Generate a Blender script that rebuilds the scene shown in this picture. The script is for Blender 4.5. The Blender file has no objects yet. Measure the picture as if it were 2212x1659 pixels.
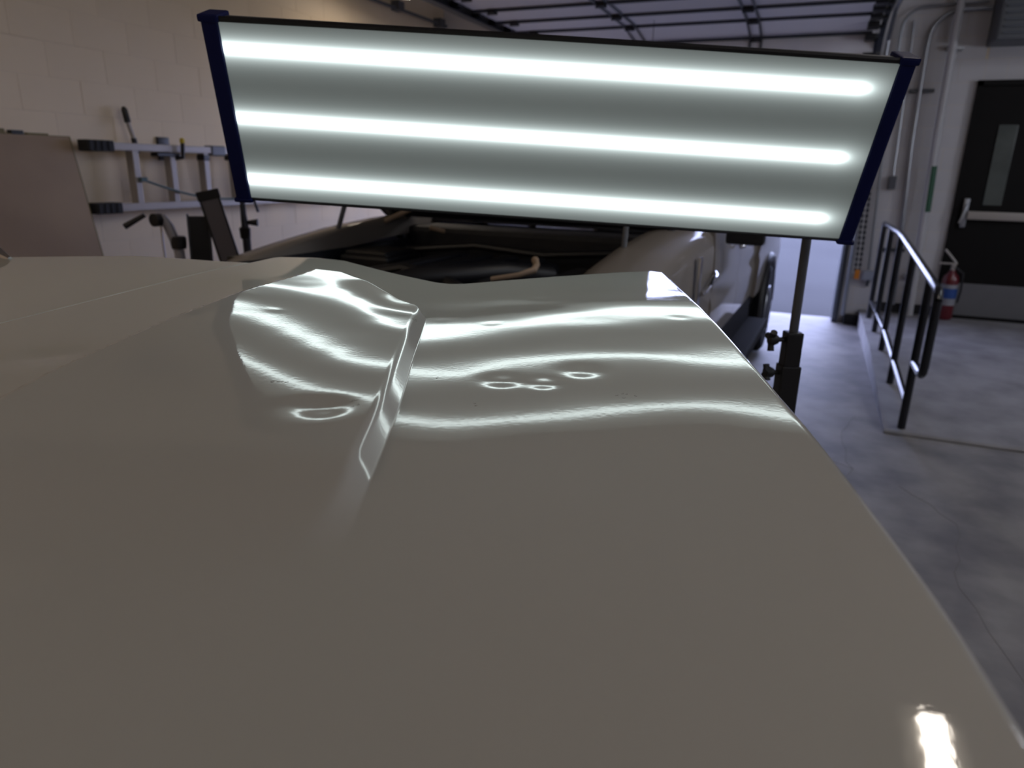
import bpy, bmesh, math, random
import numpy as np
from mathutils import Vector, Matrix

# ---------------------------------------------------------------- scene, camera, light
SC = bpy.context.scene
COL = SC.collection
H = 1.55                                   # camera height
YAW = math.radians(22)
CY, SY = math.cos(YAW), math.sin(YAW)
FPX = 1500.0
pitch, roll = math.radians(17.2), math.radians(1.2)

def vw(p):
    """point or array of points: photographer's frame -> room frame"""
    p = np.asarray(p, float)
    q = np.empty_like(p)
    q[..., 0] = CY * p[..., 0] - SY * p[..., 1]
    q[..., 1] = SY * p[..., 0] + CY * p[..., 1]
    q[..., 2] = p[..., 2] + H
    return q

F = Vector((0, math.cos(pitch), -math.sin(pitch)))
R0 = Vector((1, 0, 0)); U0 = Vector((0, math.sin(pitch), math.cos(pitch)))
Rv = math.cos(roll) * R0 + math.sin(roll) * U0
Uv = math.cos(roll) * U0 - math.sin(roll) * R0
M = Matrix.Rotation(YAW, 3, 'Z') @ Matrix((Rv, Uv, -F)).transposed()
cam = bpy.data.cameras.new('camera')
cam.sensor_width = 36.0
cam.lens = FPX / 2212.0 * 36.0
cam.clip_start = 0.02
cam.clip_end = 200
cam.dof.use_dof = True
cam.dof.focus_distance = 0.72
cam.dof.aperture_fstop = cam.lens / 3.6
camo = bpy.data.objects.new('camera', cam); COL.objects.link(camo)
camo.matrix_world = Matrix.Translation((0, 0, H)) @ M.to_4x4()
SC.camera = camo

SC.view_settings.view_transform = 'Standard'
SC.view_settings.look = 'None'
SC.view_settings.gamma = 1.0
SC.view_settings.use_curve_mapping = False
SC.view_settings.exposure = 0.0
try:
    SC.cycles.use_denoising = True
    SC.cycles.max_bounces = 8
    SC.cycles.sample_clamp_indirect = 6.0
    SC.cycles.caustics_reflective = False
    SC.cycles.caustics_refractive = False
except Exception:
    pass

W = bpy.data.worlds.new('sky'); SC.world = W
W.use_nodes = True
bg = W.node_tree.nodes['Background']
bg.inputs[0].default_value = (0.50, 0.56, 0.92, 1)
bg.inputs[1].default_value = SKY = 10.0
LAMP = 16.0
BOARD = 3.6                                 # striped inspection board

# ---------------------------------------------------------------- materials
def mat(name, col, rough=0.5, metal=0.0, noise=None, bump=None, coat=0.0, emit=None, spec=0.5, trans=0.0):
    """noise=(scale, amount, detail, second colour)   bump=(scale, strength, distance)"""
    m = bpy.data.materials.new(name); m.use_nodes = True
    nt = m.node_tree; b = nt.nodes['Principled BSDF']
    b.inputs['Base Color'].default_value = (*col, 1)
    b.inputs['Roughness'].default_value = rough
    b.inputs['Metallic'].default_value = metal
    b.inputs['Specular IOR Level'].default_value = spec
    b.inputs['Coat Weight'].default_value = coat
    b.inputs['Coat Roughness'].default_value = 0.02
    b.inputs['Transmission Weight'].default_value = trans
    if emit:
        b.inputs['Emission Color'].default_value = (*emit[0], 1)
        b.inputs['Emission Strength'].default_value = emit[1]
    tc = nt.nodes.new('ShaderNodeTexCoord')
    if noise:
        n = nt.nodes.new('ShaderNodeTexNoise'); n.inputs['Scale'].default_value = noise[0]
        n.inputs['Detail'].default_value = noise[2]
        nt.links.new(tc.outputs['Object'], n.inputs['Vector'])
        cr = nt.nodes.new('ShaderNodeValToRGB')
        cr.color_ramp.elements[0].position = 0.35; cr.color_ramp.elements[1].position = 0.68
        nt.links.new(n.outputs['Fac'], cr.inputs['Fac'])
        mx = nt.nodes.new('ShaderNodeMix'); mx.data_type = 'RGBA'
        mx.inputs['A'].default_value = (*col, 1)
        mx.inputs['B'].default_value = (*noise[3], 1)
        mu = nt.nodes.new('ShaderNodeMath'); mu.operation = 'MULTIPLY'; mu.inputs[1].default_value = noise[1]
        nt.links.new(cr.outputs['Color'], mu.inputs[0]); nt.links.new(mu.outputs[0], mx.inputs['Factor'])
        nt.links.new(mx.outputs['Result'], b.inputs['Base Color'])
    if bump:
        n2 = nt.nodes.new('ShaderNodeTexNoise'); n2.inputs['Scale'].default_value = bump[0]
        n2.inputs['Detail'].default_value = 3
        nt.links.new(tc.outputs['Object'], n2.inputs['Vector'])
        bp = nt.nodes.new('ShaderNodeBump'); bp.inputs['Strength'].default_value = bump[1]
        bp.inputs['Distance'].default_value = bump[2]
        nt.links.new(n2.outputs['Fac'], bp.inputs['Height']); nt.links.new(bp.outputs['Normal'], b.inputs['Normal'])
    return m

def paint(name, col, flake=0.0):
    """white vehicle paint: matt base under a glassy clear coat with orange peel"""
    m = mat(name, col, rough=0.55, spec=0.3)
    nt = m.node_tree; b = nt.nodes['Principled BSDF']
    b.inputs['Coat Weight'].default_value = 1.0
    b.inputs['Coat Roughness'].default_value = 0.015
    b.inputs['Coat IOR'].default_value = 1.5
    tc = nt.nodes.new('ShaderNodeTexCoord')
    n = nt.nodes.new('ShaderNodeTexNoise'); n.inputs['Scale'].default_value = 260; n.inputs['Detail'].default_value = 2
    n2 = nt.nodes.new('ShaderNodeTexNoise'); n2.inputs['Scale'].default_value = 45; n2.inputs['Detail'].default_value = 1
    nt.links.new(tc.outputs['Object'], n.inputs['Vector']); nt.links.new(tc.outputs['Object'], n2.inputs['Vector'])
    b1 = nt.nodes.new('ShaderNodeBump'); b1.inputs['Strength'].default_value = 1.0; b1.inputs['Distance'].default_value = PEEL1
    b2 = nt.nodes.new('ShaderNodeBump'); b2.inputs['Strength'].default_value = 1.0; b2.inputs['Distance'].default_value = PEEL2
    nt.links.new(n.outputs['Fac'], b1.inputs['Height']); nt.links.new(n2.outputs['Fac'], b2.inputs['Height'])
    nt.links.new(b2.outputs['Normal'], b1.inputs['Normal'])
    nt.links.new(b1.outputs['Normal'], b.inputs['Coat Normal'])
    return m
PEEL1 = 0.000019; PEEL2 = 0.000014

MAT = {}
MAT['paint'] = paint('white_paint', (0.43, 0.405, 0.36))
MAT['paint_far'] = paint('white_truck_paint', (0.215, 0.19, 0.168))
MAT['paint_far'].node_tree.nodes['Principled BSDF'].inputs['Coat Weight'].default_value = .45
MAT['navy'] = mat('navy_plastic', (0.003, 0.007, 0.070), 0.55, spec=.2)
MAT['black'] = mat('black_plastic', (0.010, 0.010, 0.013), 0.45)
MAT['soft_black'] = mat('black_rubber', (0.012, 0.012, 0.014), 0.8, bump=(120, .3, .002))
MAT['bay'] = mat('engine_bay_black', (0.006, 0.007, 0.013), 0.6, noise=(9, .6, 4, (0.014, 0.014, 0.018)), bump=(25, .4, .01))
MAT['steel'] = mat('galvanised_steel', (0.34, 0.35, 0.38), 0.35, metal=0.9)
MAT['dark_steel'] = mat('dark_steel', (0.07, 0.075, 0.09), 0.4, metal=0.7)
MAT['alu'] = mat('aluminium', (0.36, 0.325, 0.30), 0.45, metal=0.15)
MAT['chrome'] = mat('chrome', (0.75, 0.76, 0.8), 0.08, metal=1.0)
MAT['wall_l'] = mat('cream_block_paint', (0.74, 0.61, 0.44), 0.7, noise=(1.3, .25, 5, (0.66, 0.54, 0.39)), bump=(180, .25, .002))
MAT['wall_f'] = mat('grey_block_paint', (0.58, 0.56, 0.58), 0.7, noise=(1.6, .4, 5, (0.47, 0.46, 0.48)), bump=(180, .25, .002))
MAT['joint'] = mat('block_joint', (0.66, 0.56, 0.43), 0.85)
MAT['concrete'] = mat('sealed_concrete', (0.25, 0.235, 0.23), 0.58, spec=.35, noise=(3.2, .9, 10, (0.115, 0.11, 0.115)), bump=(60, .15, .002))
MAT['ramp'] = mat('ramp_concrete', (0.28, 0.27, 0.28), 0.6, noise=(4.5, .9, 8, (0.165, 0.155, 0.165)), bump=(90, .2, .002))
MAT['yard'] = mat('outdoor_asphalt', (0.036, 0.036, 0.038), 0.9, noise=(.5, .6, 6, (0.027, 0.027, 0.029)), spec=.1, bump=(60, .5, .01))
MAT['ceil'] = mat('ceiling_paint', (0.50, 0.46, 0.42), 0.8, noise=(.8, .3, 3, (0.42, 0.39, 0.36)))
MAT['panel'] = mat('door_panel_paint', (0.85, 0.83, 0.86), 0.5, noise=(1.2, .2, 3, (0.75, 0.73, 0.78)))
MAT['rail'] = mat('black_gloss_rail', (0.012, 0.013, 0.018), 0.22)
MAT['door'] = mat('dark_door_paint', (0.006, 0.005, 0.005), 0.6, spec=.15)
MAT['kick'] = mat('kick_plate', (0.20, 0.20, 0.21), 0.35, metal=0.6, noise=(2, .4, 3, (0.13, 0.13, 0.14)))
MAT['glass'] = mat('wired_glass', (0.10, 0.115, 0.11), 0.12, noise=(4, .5, 2, (0.06, 0.07, 0.07)))
MAT['white_pipe'] = mat('white_pipe_paint', (0.46, 0.45, 0.47), 0.45)
MAT['green'] = mat('green_band', (0.010, 0.075, 0.035), 0.5)
MAT['red'] = mat('red_enamel', (0.11, 0.004, 0.010), 0.3, coat=.5)
MAT['blue_label'] = mat('blue_label', (0.015, 0.06, 0.24), 0.5)
MAT['white_label'] = mat('white_label', (0.25, 0.25, 0.28), 0.5)
MAT['orange'] = mat('orange_plastic', (0.60, 0.20, 0.02), 0.4)
MAT['grey_box'] = mat('grey_enamel', (0.085, 0.09, 0.105), 0.45)
MAT['light_box'] = mat('light_grey_box', (0.30, 0.32, 0.38), 0.45)
MAT['ply'] = mat('hardboard', (0.30, 0.215, 0.14), 0.7, noise=(3, .5, 6, (0.235, 0.165, 0.11)), bump=(200, .15, .001))
MAT['ply_edge'] = mat('plywood_edge', (0.16, 0.13, 0.06), 0.8)
MAT['yellow'] = mat('yellow_plastic', (0.55, 0.40, 0.02), 0.5)
MAT['blue_rope'] = mat('blue_grey_rope', (0.09, 0.14, 0.16), 0.8)
MAT['grey_panel'] = mat('grey_lamp_panel', (0.115, 0.105, 0.12), 0.4)
MAT['tan_metal'] = mat('tan_bracket', (0.38, 0.28, 0.20), 0.5)
MAT['lens'] = mat('prismatic_lens', (0.7, 0.66, 0.6), 0.5, emit=((1.0, 0.86, 0.70), LAMP))
MAT['tube'] = mat('lit_tube', (0.9, 0.85, 0.8), 0.4, emit=((1.0, 0.90, 0.78), LAMP * 2))
MAT['cool_fill'] = mat('cool_fill_glow', (0.9, 0.9, 0.9), 0.4, emit=((.82, .88, 1.0), LAMP * 2.6))  # glow of the added cool fill lights on the right
MAT['light_tube'] = mat('grey_tube_enamel', (.30, .29, .32), .4)
MAT['white_metal'] = mat('white_enamel', (0.55, 0.53, 0.5), 0.5)
MAT['rubber'] = mat('tyre_rubber', (0.007, 0.007, 0.009), 0.8, spec=.12)
MAT['window'] = mat('dark_car_glass', (0.006, 0.007, 0.010), 0.04)
MAT['hood_under'] = mat('hood_underside', (0.012, 0.014, 0.028), 0.5, noise=(6, .5, 3, (0.03, 0.03, 0.045)))
MAT['scuff'] = mat('chipped_paint_marks', (0.12, 0.11, 0.10), 0.8)

# ---------------------------------------------------------------- mesh helpers
def newmesh(name, verts, faces, m, parent=None, smooth=False, loc=None):
    me = bpy.data.meshes.new(name)
    v = np.asarray(verts, float)
    if loc is not None: v = v - np.asarray(loc, float)
    me.from_pydata([tuple(p) for p in v], [], [tuple(int(i) for i in f) for f in faces])
    me.materials.append(m)
    if smooth:
        me.polygons.foreach_set('use_smooth', [True] * len(me.polygons))
    me.update()
    o = bpy.data.objects.new(name, me); COL.objects.link(o)
    if parent is not None: o.parent = parent
    elif loc is not None: o.location = loc
    return o

def tag(o, label=None, cat=None, group=None, kind=None):
    if label: o['label'] = label
    if cat: o['category'] = cat
    if group: o['group'] = group
    if kind: o['kind'] = kind
    return o

class Geo:
    """collects shapes in room coordinates"""
    def __init__(s): s.v = []; s.f = []
    def add(s, v, f):
        n = len(s.v); s.v.extend([tuple(map(float, p)) for p in v]); s.f.extend([tuple(int(i) + n for i in q) for q in f])
        return s
    def box(s, lo, hi, xf=None):
        x0, y0, z0 = lo; x1, y1, z1 = hi
        v = [(x0,y0,z0),(x1,y0,z0),(x1,y1,z0),(x0,y1,z0),(x0,y0,z1),(x1,y0,z1),(x1,y1,z1),(x0,y1,z1)]
        if xf is not None: v = [xf(p) for p in v]
        return s.add(v, [(0,3,2,1),(4,5,6,7),(0,1,5,4),(1,2,6,5),(2,3,7,6),(3,0,4,7)])
    def bbox(s, lo, hi, b=0.004, xf=None):
        """box with bevelled edges"""
        bm = bmesh.new(); bmesh.ops.create_cube(bm, size=1)
        c = [(lo[i] + hi[i]) / 2 for i in range(3)]; d = [hi[i] - lo[i] for i in range(3)]
        for q in bm.verts: q.co = Vector([c[i] + q.co[i] * d[i] for i in range(3)])
        bmesh.ops.bevel(bm, geom=bm.edges[:], offset=b, segments=2, affect='EDGES', profile=.6)
        bm.verts.index_update()
        v = [tuple(q.co) for q in bm.verts]
        if xf is not None: v = [xf(p) for p in v]
        s.add(v, [[q.index for q in f.verts] for f in bm.faces]); bm.free()
        return s
    def tube(s, pts, r, n=12, cap=True, sq=False):
        pts = [Vector(p) for p in pts]; k = len(pts)
        rs = r if hasattr(r, '__len__') else [r] * k
        rings = []; up = None
        for i, p in enumerate(pts):
            t = (pts[min(i + 1, k - 1)] - pts[max(i - 1, 0)]).normalized()
            if up is None:
                up = Vector((0, 0, 1)) if abs(t.z) < .9 else Vector((1, 0, 0))
            a = t.cross(up).normalized(); b = a.cross(t).normalized(); up = b
            off = math.pi / n if sq else 0
            rings.append([p + (a * math.cos(2*math.pi*j/n + off) + b * math.sin(2*math.pi*j/n + off)) * rs[i] for j in range(n)])
        v = [tuple(q) for r_ in rings for q in r_]; f = []
        for i in range(k - 1):
            for j in range(n):
                f.append((i*n + j, i*n + (j+1) % n, (i+1)*n + (j+1) % n, (i+1)*n + j))
        if cap: f.append(tuple(range(n - 1, -1, -1))); f.append(tuple((k-1)*n + j for j in range(n)))
        return s.add(v, f)
    def lathe(s, prof, c, axis='z', n=24, xf=None):
        v = []; f = []
        for (r, h) in prof:
            for j in range(n):
                a = 2*math.pi*j/n; x, y = r*math.cos(a), r*math.sin(a)
                p = {'z': (x, y, h), 'y': (x, h, -y), 'x': (h, x, y)}[axis]
                v.append((p[0] + c[0], p[1] + c[1], p[2] + c[2]))
        for i in range(len(prof) - 1):
            for j in range(n): f.append((i*n + j, i*n + (j+1) % n, (i+1)*n + (j+1) % n, (i+1)*n + j))
        f.append(tuple(range(n - 1, -1, -1))); f.append(tuple((len(prof)-1)*n + j for j in range(n)))
        if xf is not None: v = [xf(p) for p in v]
        return s.add(v, f)
    def make(s, name, m, parent=None, smooth=False, autos=False):
        loc = None
        if parent is not None:
            root = parent
            loc = np.zeros(3)
            while root is not None:
                loc = loc + np.array(root.location); root = root.parent
        o = newmesh(name, s.v, s.f, m, parent, smooth, loc)
        if parent is None:                              # origin to the base of the thing
            v = np.array(s.v); c = np.array([(v[:,0].min()+v[:,0].max())/2, (v[:,1].min()+v[:,1].max())/2, v[:,2].min()])
            for q in o.data.vertices: q.co = q.co - Vector(c)
            o.location = c
        if autos:
            o.data.polygons.foreach_set('use_smooth', [True] * len(o.data.polygons))
            md = o.modifiers.new('edges', 'EDGE_SPLIT'); md.split_angle = math.radians(35)
        return o

def thing(name, label, cat, loc, group=None):
    o = bpy.data.objects.new(name, None); COL.objects.link(o)
    o.location = loc; o.empty_display_size = .1
    return tag(o, label, cat, group)
def struct(o): o['kind'] = 'structure'; return o
rnd = random.Random(5)
# ---------------------------------------------------------------- the room shell
XL, YF, ZC = -4.40, 8.40, 4.00
XR, YB = 5.2, -4.0
DX0, DX1, DZ = -3.25, 0.44, 2.85           # overhead door opening

g = Geo(); g.box((XL, YB, -.15), (XR, YF + .25, 0)); floor = struct(g.make('floor', MAT['concrete']))
# control joints and cracks in the slab
for pts in ([(0.25, 3.4), (0.42, 4.0), (0.38, 4.5), (0.52, 5.1)], [(0.9, 2.2), (0.75, 2.9), (0.86, 3.5), (0.6, 3.95)],
            [(0.42, 4.0), (0.15, 4.2), (0.1, 4.9)]):
    g = Geo(); P = []
    for i in range(len(pts) - 1):
        for k in range(5):
            t = k / 5; P.append((pts[i][0]*(1-t)+pts[i+1][0]*t + rnd.uniform(-.015,.015), pts[i][1]*(1-t)+pts[i+1][1]*t, .0))
    g.tube(P, .0012, 4); o = g.make('crack', MAT['scuff'], floor)
g = Geo(); g.box((XL, YB, ZC), (XR, YF + .25, ZC + .15)); struct(g.make('ceiling', MAT['ceil']))

def blockwall(name, m, slabs, blocks):
    g = Geo()
    for s in slabs: g.box(*s)
    w = struct(g.make(name, m))
    return w
# left wall: slab set back behind the blocks, the blocks are pieces of their own where the camera can tell them apart
BL, BH, JT = .400, .2032, .0022
wl = Geo(); wl.box((XL - .25, YB, 0), (XL - .0015, YF + .25, ZC)); wl = struct(wl.make('wall_left', MAT['joint']))
def block_mesh(name, dx, dy, dz, m, b=.0012):
    bm = bmesh.new(); bmesh.ops.create_cube(bm, size=1)
    for q in bm.verts: q.co = Vector((q.co.x*dx, q.co.y*dy, q.co.z*dz))
    bmesh.ops.bevel(bm, geom=bm.edges[:], offset=b, segments=1, affect='EDGES')
    me = bpy.data.meshes.new(name); bm.to_mesh(me); bm.free(); me.materials.append(m); return me
def put(name, me, loc, parent):
    o = bpy.data.objects.new(name, me); COL.objects.link(o)
    o.parent = parent; o.location = Vector(loc) - parent.location
    return o
mb = block_mesh('block', .1, BL - JT, BH - JT, MAT['wall_l'], .0012)
mb2 = block_mesh('block', .1, BL/2 - JT, BH - JT, MAT['wall_l'], .0012)
nrow = 19
n_blocks = 0
for r in range(nrow):
    z = r * BH + BH/2
    off = 0 if r % 2 == 0 else BL/2
    y0 = 2.4
    y = YF - off
    if off: put('block', mb2, (XL - .05, YF - BL/4, z), wl)
    while y - BL > y0 - BL:
        if y - BL/2 > y0:
            vis = z > .75
            if vis:
                put('block', mb, (XL - .05 + rnd.uniform(-.0007, .0007), y - BL/2, z), wl); n_blocks += 1
        y -= BL
# the rest of the left wall, too far out of view to tell the blocks apart
g = Geo(); g.box((XL - .1, YB, 0), (XL, 2.4 + .02, ZC)); g.box((XL - .1, 2.4, 0), (XL, YF, .812 - JT)); g.box((XL-.1, 2.4, nrow*BH), (XL, YF, ZC))
tag(g.make('block_facing', MAT['wall_l'], wl), kind='stuff')

# far wall around the overhead door and the pedestrian door
PDX0, PDX1, PDZ0, PDZ1 = 1.42, 2.40, .16, 2.43
wf = Geo()
wf.box((XL, YF + .0015, 0), (DX0, YF + .25, ZC)); wf.box((DX1, YF + .0015, 0), (PDX0, YF + .25, ZC))
wf.box((DX0, YF + .0015, DZ), (DX1, YF + .25, ZC)); wf.box((PDX0, YF + .0015, PDZ1), (PDX1, YF + .25, ZC))
wf.box((PDX1, YF + .0015, 0), (XR, YF + .25, ZC)); wf.box((PDX0, YF + .0015, 0), (PDX1, YF + .25, PDZ0))
wf = struct(wf.make('wall_far', MAT['joint']))
mf = block_mesh('block', BL - JT, .1, BH - JT, MAT['wall_f'])
cache = {}
def fblock(x0, x1, z):
    x0, x1 = max(x0, xa), min(x1, xb)
    if x1 - x0 < .03: return
    k = round(x1 - x0, 3)
    if k not in cache: cache[k] = block_mesh('block', k - JT, .1, BH - JT, MAT['wall_f'])
    put('block', cache[k], ((x0 + x1)/2, YF + .05 + rnd.uniform(-.0007, .0007), z), wf)
for (xa, xb, za, zb) in ((DX1, PDX0, 0, 3.8), (PDX0, 2.62, PDZ1, 3.8), (XL, DX0, 2.6, 3.8)):
    r0 = int(round(za / BH)) if za < .1 else int(math.ceil(za / BH - .3)); r1 = int(zb / BH)
    for r in range(r0, r1):
        x = math.floor(xa / BL) * BL - (BL/2 if r % 2 else 0)
        while x < xb:
            fblock(x, x + BL, r * BH + BH/2); x += BL
g = Geo()
g.box((PDX1, YF, 0), (XR, YF + .1, 2.43)); g.box((2.62, YF, 2.43), (XR, YF + .1, ZC)); g.box((XL, YF, 0), (DX0, YF + .1, 2.64))
g.box((XL, YF, 18*BH), (XR, YF + .1, ZC)); g.box((DX0, YF, DZ), (DX1, YF + .1, 18*BH)); 
tag(g.make('block_facing', MAT['wall_f'], wf), kind='stuff')
g = Geo(); g.box((XR, YB, 0), (XR + .2, YF + .25, ZC)); struct(g.make('wall_right', MAT['wall_f']))
g = Geo(); g.box((XL - .2, YB - .2, 0), (XR + .2, YB, ZC)); struct(g.make('wall_back', MAT['wall_l']))
# dark door jamb strips
for nm, x0, x1 in (('trim_1', DX1 - .015, DX1 + .045), ('trim_2', DX0 - .07, DX0 + .02)):
    g = Geo(); g.bbox((x0, YF - .05, 0), (x1, YF + .28, DZ + .05)); struct(g.make(nm, MAT['dark_steel']))
g = Geo(); g.bbox((DX1 + .10, YF - .12, 0), (.75, YF, .10), .01); g.bbox((.80, YF - .02, .13), (1.36, YF, .26), .005)
struct(g.make('baseboard_far', MAT['soft_black']))
# yard outside
g = Geo(); g.box((-25, YF + .25, -.25), (25, 40, -.03)); struct(tag(g.make('trim_3', MAT['yard']), 'sunless grey yard outside the open overhead door'))
g = Geo(); g.bbox((DX1 - .10, YF - .02, 2.30), (DX1 + .02, YF + .26, DZ + .05), .005); struct(g.make('trim_4', MAT['dark_steel']))  # strip added to close the bright gap between door panel and jamb

# ---------------------------------------------------------------- ramp / landing
rx0, rx1 = .64, 3.6
prof = [(4.70, .012), (4.72, .022), (6.3, .145), (6.6, .16), (YF, .16)]
def ramp_z(y):
    for (a, za), (b, zb) in zip(prof, prof[1:]):
        if y <= b: return za + (zb - za) * (y - a) / (b - a)
    return .16
g = Geo(); v = []
for (y, z) in prof:
    xo = rx0 + (y - 4.7) * .012
    v += [(xo, y, 0), (xo, y, z), (rx1, y, z), (rx1, y, 0)]
f = []
for i in range(len(prof) - 1):
    a = i*4; b = a + 4
    f += [(a, a+1, b+1, b), (a+1, a+2, b+2, b+1), (a+2, a+3, b+3, b+2), (a+3, a, b, b+3)]
f += [(0, 3, 2, 1), (len(v)-4, len(v)-3, len(v)-2, len(v)-1)]
g.add(v, f); tag(g.make('access_ramp', MAT['ramp']), 'low grey concrete ramp leading up to the dark door', 'ramp')

# black pipe railing along the ramp edge
RX = .745
rr = .0245
hr = thing('handrail', 'black pipe handrail with bluish highlights along the ramp edge', 'railing', (RX, 6.2, ramp_z(6.2)))
posts = [4.78, 5.62, 6.45, 7.20, 7.90]
for y in posts:
    g = Geo(); g.tube([(RX, y, ramp_z(y)), (RX, y, ramp_z(y) + .95)], rr);
    g.make('post', MAT['rail'], hr, autos=True)
g = Geo(); zt = lambda y: ramp_z(y) + .95
top = [(RX, 7.90, zt(7.9)), (RX, 6.6, zt(6.6)), (RX, 6.3, zt(6.3)), (RX, 5.5, zt(5.5)), (RX, 4.78, zt(4.78)), (RX, 4.50, .955), (RX, 4.455, .94), (RX, 4.43, .90),
       (RX, 4.43, .52), (RX, 4.445, .48), (RX, 4.48, .46)]
g.tube(top[:8] , rr, 14); g.make('top_rail', MAT['rail'], hr, autos=True)
g = Geo(); g.tube(top[7:] + [(RX, 4.53, .455), (RX, 4.76, .455)], rr, 14); g.make('end_loop', MAT['rail'], hr, autos=True)
g = Geo()
for a, b in zip(posts, posts[1:]):
    g.tube([(RX, a, ramp_z(a) + .17), (RX, b, ramp_z(b) + .17)], rr*.9)
g.make('lower_rail', MAT['rail'], hr, autos=True)

# ---------------------------------------------------------------- pedestrian door
pd = Geo(); pd.bbox((PDX0, YF - .03, PDZ0 + .012), (PDX1, YF + .02, PDZ1 - .03), .006)
pd = struct(pd.make('door_1', MAT['door']))
g = Geo()
g.box((PDX0 - .045, YF - .05, PDZ0), (PDX0, YF + .05, PDZ1 + .02)); g.box((PDX1, YF - .05, PDZ0), (PDX1 + .045, YF + .05, PDZ1 + .02)); g.box((PDX0 - .045, YF - .05, PDZ1 - .03), (PDX1 + .045, YF + .05, PDZ1 + .02))
g.make('door_frame', MAT['door'], pd)
g = Geo(); g.bbox((PDX0 + .20, YF - .042, 1.30), (PDX0 + .36, YF - .02, 2.05), .004); g.make('door_glass', MAT['glass'], pd)
g = Geo(); g.bbox((PDX0 + .08, YF - .10, 1.16), (PDX1 - .02, YF - .055, 1.24), .008); g.make('push_bar', MAT['alu'], pd, autos=True)
g = Geo(); g.bbox((PDX0 + .035, YF - .075, 1.08), (PDX0 + .085, YF - .03, 1.36), .008); g.tube([(PDX0+.06, YF-.09, 1.30), (PDX0+.05, YF-.11, 1.25), (PDX0+.02, YF-.11, 1.12)], .012)
g.make('latch_case', MAT['steel'], pd, autos=True)
g = Geo(); g.bbox((PDX0 + .06, YF - .036, PDZ0 + .03), (PDX1 - .06, YF - .028, PDZ0 + .36), .002); g.make('kick_plate', MAT['kick'], pd)

g = Geo(); g.bbox((PDX0, YF - .06, PDZ0), (PDX1, YF + .25, PDZ0 + .02), .003); g.make('threshold', MAT['door'], pd)
# heater box above the door
t = thing('unit_heater', 'dark grey heater box high on the wall above the dark door', 'heater', (1.75, YF - .2, 2.74))
g = Geo(); g.bbox((1.38, YF - .40, 2.74), (2.30, YF, 3.22), .02); g.make('casing', MAT['grey_box'], t)
g = Geo()
for k in range(7): g.box((1.42, YF - .412, 2.79 + k*.055), (2.26, YF - .40, 2.81 + k*.055))
g.make('louvres', MAT['dark_steel'], t)

# fire extinguisher hung on the wall next to the door
ex = (1.455, YF - .20, .165)
t = thing('fire_extinguisher', 'red fire extinguisher with a blue and white label beside the dark door', 'extinguisher', ex)
g = Geo(); g.lathe([(.02, 0), (.068, .005), (.075, .02), (.075, .40), (.066, .44), (.035, .475), (.026, .50)], ex, n=28); g.make('cylinder', MAT['red'], t, autos=True)
g = Geo(); g.lathe([(.0762, .15), (.0762, .36)], ex, n=28); g.make('white_band', MAT['white_label'], t, autos=True)
g = Geo(); g.lathe([(.0772, .22), (.0772, .32)], ex, n=28); g.make('blue_label', MAT['blue_label'], t, autos=True)
g = Geo(); g.lathe([(.022, .50), (.024, .55), (.01, .56)], ex, n=14)
g.bbox((ex[0]-.13, ex[1]-.012, ex[2]+.555), (ex[0]+.03, ex[1]+.012, ex[2]+.572), .003)
g.tube([(ex[0]+.02, ex[1], ex[2]+.57), (ex[0]-.06, ex[1], ex[2]+.66), (ex[0]-.10, ex[1], ex[2]+.70)], .012, 8); g.make('handle', MAT['alu'], t, autos=True)
g = Geo(); g.tube([(ex[0]+.02, ex[1]-.02, ex[2]+.53), (ex[0]+.09, ex[1]-.04, ex[2]+.48), (ex[0]+.10, ex[1]-.03, ex[2]+.30), (ex[0]+.088, ex[1]-.03, ex[2]+.18)], .010, 8); g.make('hose', MAT['black'], t, autos=True)

# white downpipe with a green band
wp = thing('white_downpipe', 'white vertical pipe with a green band beside the dark door', 'pipe', (1.12, YF - .125, .16))
g = Geo(); g.tube([(1.155, YF - .125, .16), (1.10, YF - .125, 2.0), (1.09, YF - .125, 3.2), (1.09, YF - .125, 3.9)], .036, 16); g.make('pipe', MAT['white_pipe'], wp, autos=True)
g = Geo(); g.tube([(1.133, YF - .125, 1.22), (1.118, YF - .125, 1.66)], .0385, 16); g.make('green_band', MAT['green'], wp, autos=True)
for z in (.55, 2.72):
    g = Geo(); g.bbox((1.05, YF - .10, z), (1.19, YF - .004, z + .03), .004); g.make('bracket', MAT['steel'], wp)

def arc(c, r, a0, a1, n=8):
    return [(c[0] + r*math.cos(a0 + (a1-a0)*i/n), c[1], c[2] + r*math.sin(a0 + (a1-a0)*i/n)) for i in range(n + 1)]
# conduits that sweep over to the right under the ceiling
cd_ = thing('steel_conduit', 'bright steel conduit bending right at the top, left of the white pipe', 'conduit', (.95, YF - .05, .2))
g = Geo(); g.tube([(1.00, YF - .05, .25), (.90, YF - .05, 1.9), (.885, YF - .05, 2.75)] + arc((1.14, YF - .05, 2.82), .255, math.pi, math.pi/2)[1:] + [(1.372, YF - .05, 3.075)], .019, 12)
g.make('tube', MAT['steel'], cd_, autos=True)
for z in (.8, 2.35):
    g = Geo(); g.bbox((.80, YF - .035, z), (1.02, YF - .004, z + .035), .004); g.make('clamp', MAT['dark_steel'], cd_)
cd2 = thing('thin_conduit', 'thin steel conduit bending right near the top beside the overhead door track', 'conduit', (.68, YF - .045, .5))
g = Geo(); g.tube([(.71, YF - .045, .60), (.655, YF - .045, 1.9), (.64, YF - .045, 2.85)] + arc((.84, YF - .045, 2.92), .20, math.pi, math.pi/2)[1:] + [(1.2, YF - .045, 3.125), (1.33, YF - .045, 3.13)], .012, 10)
g.make('tube', MAT['steel'], cd2, autos=True)
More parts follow.
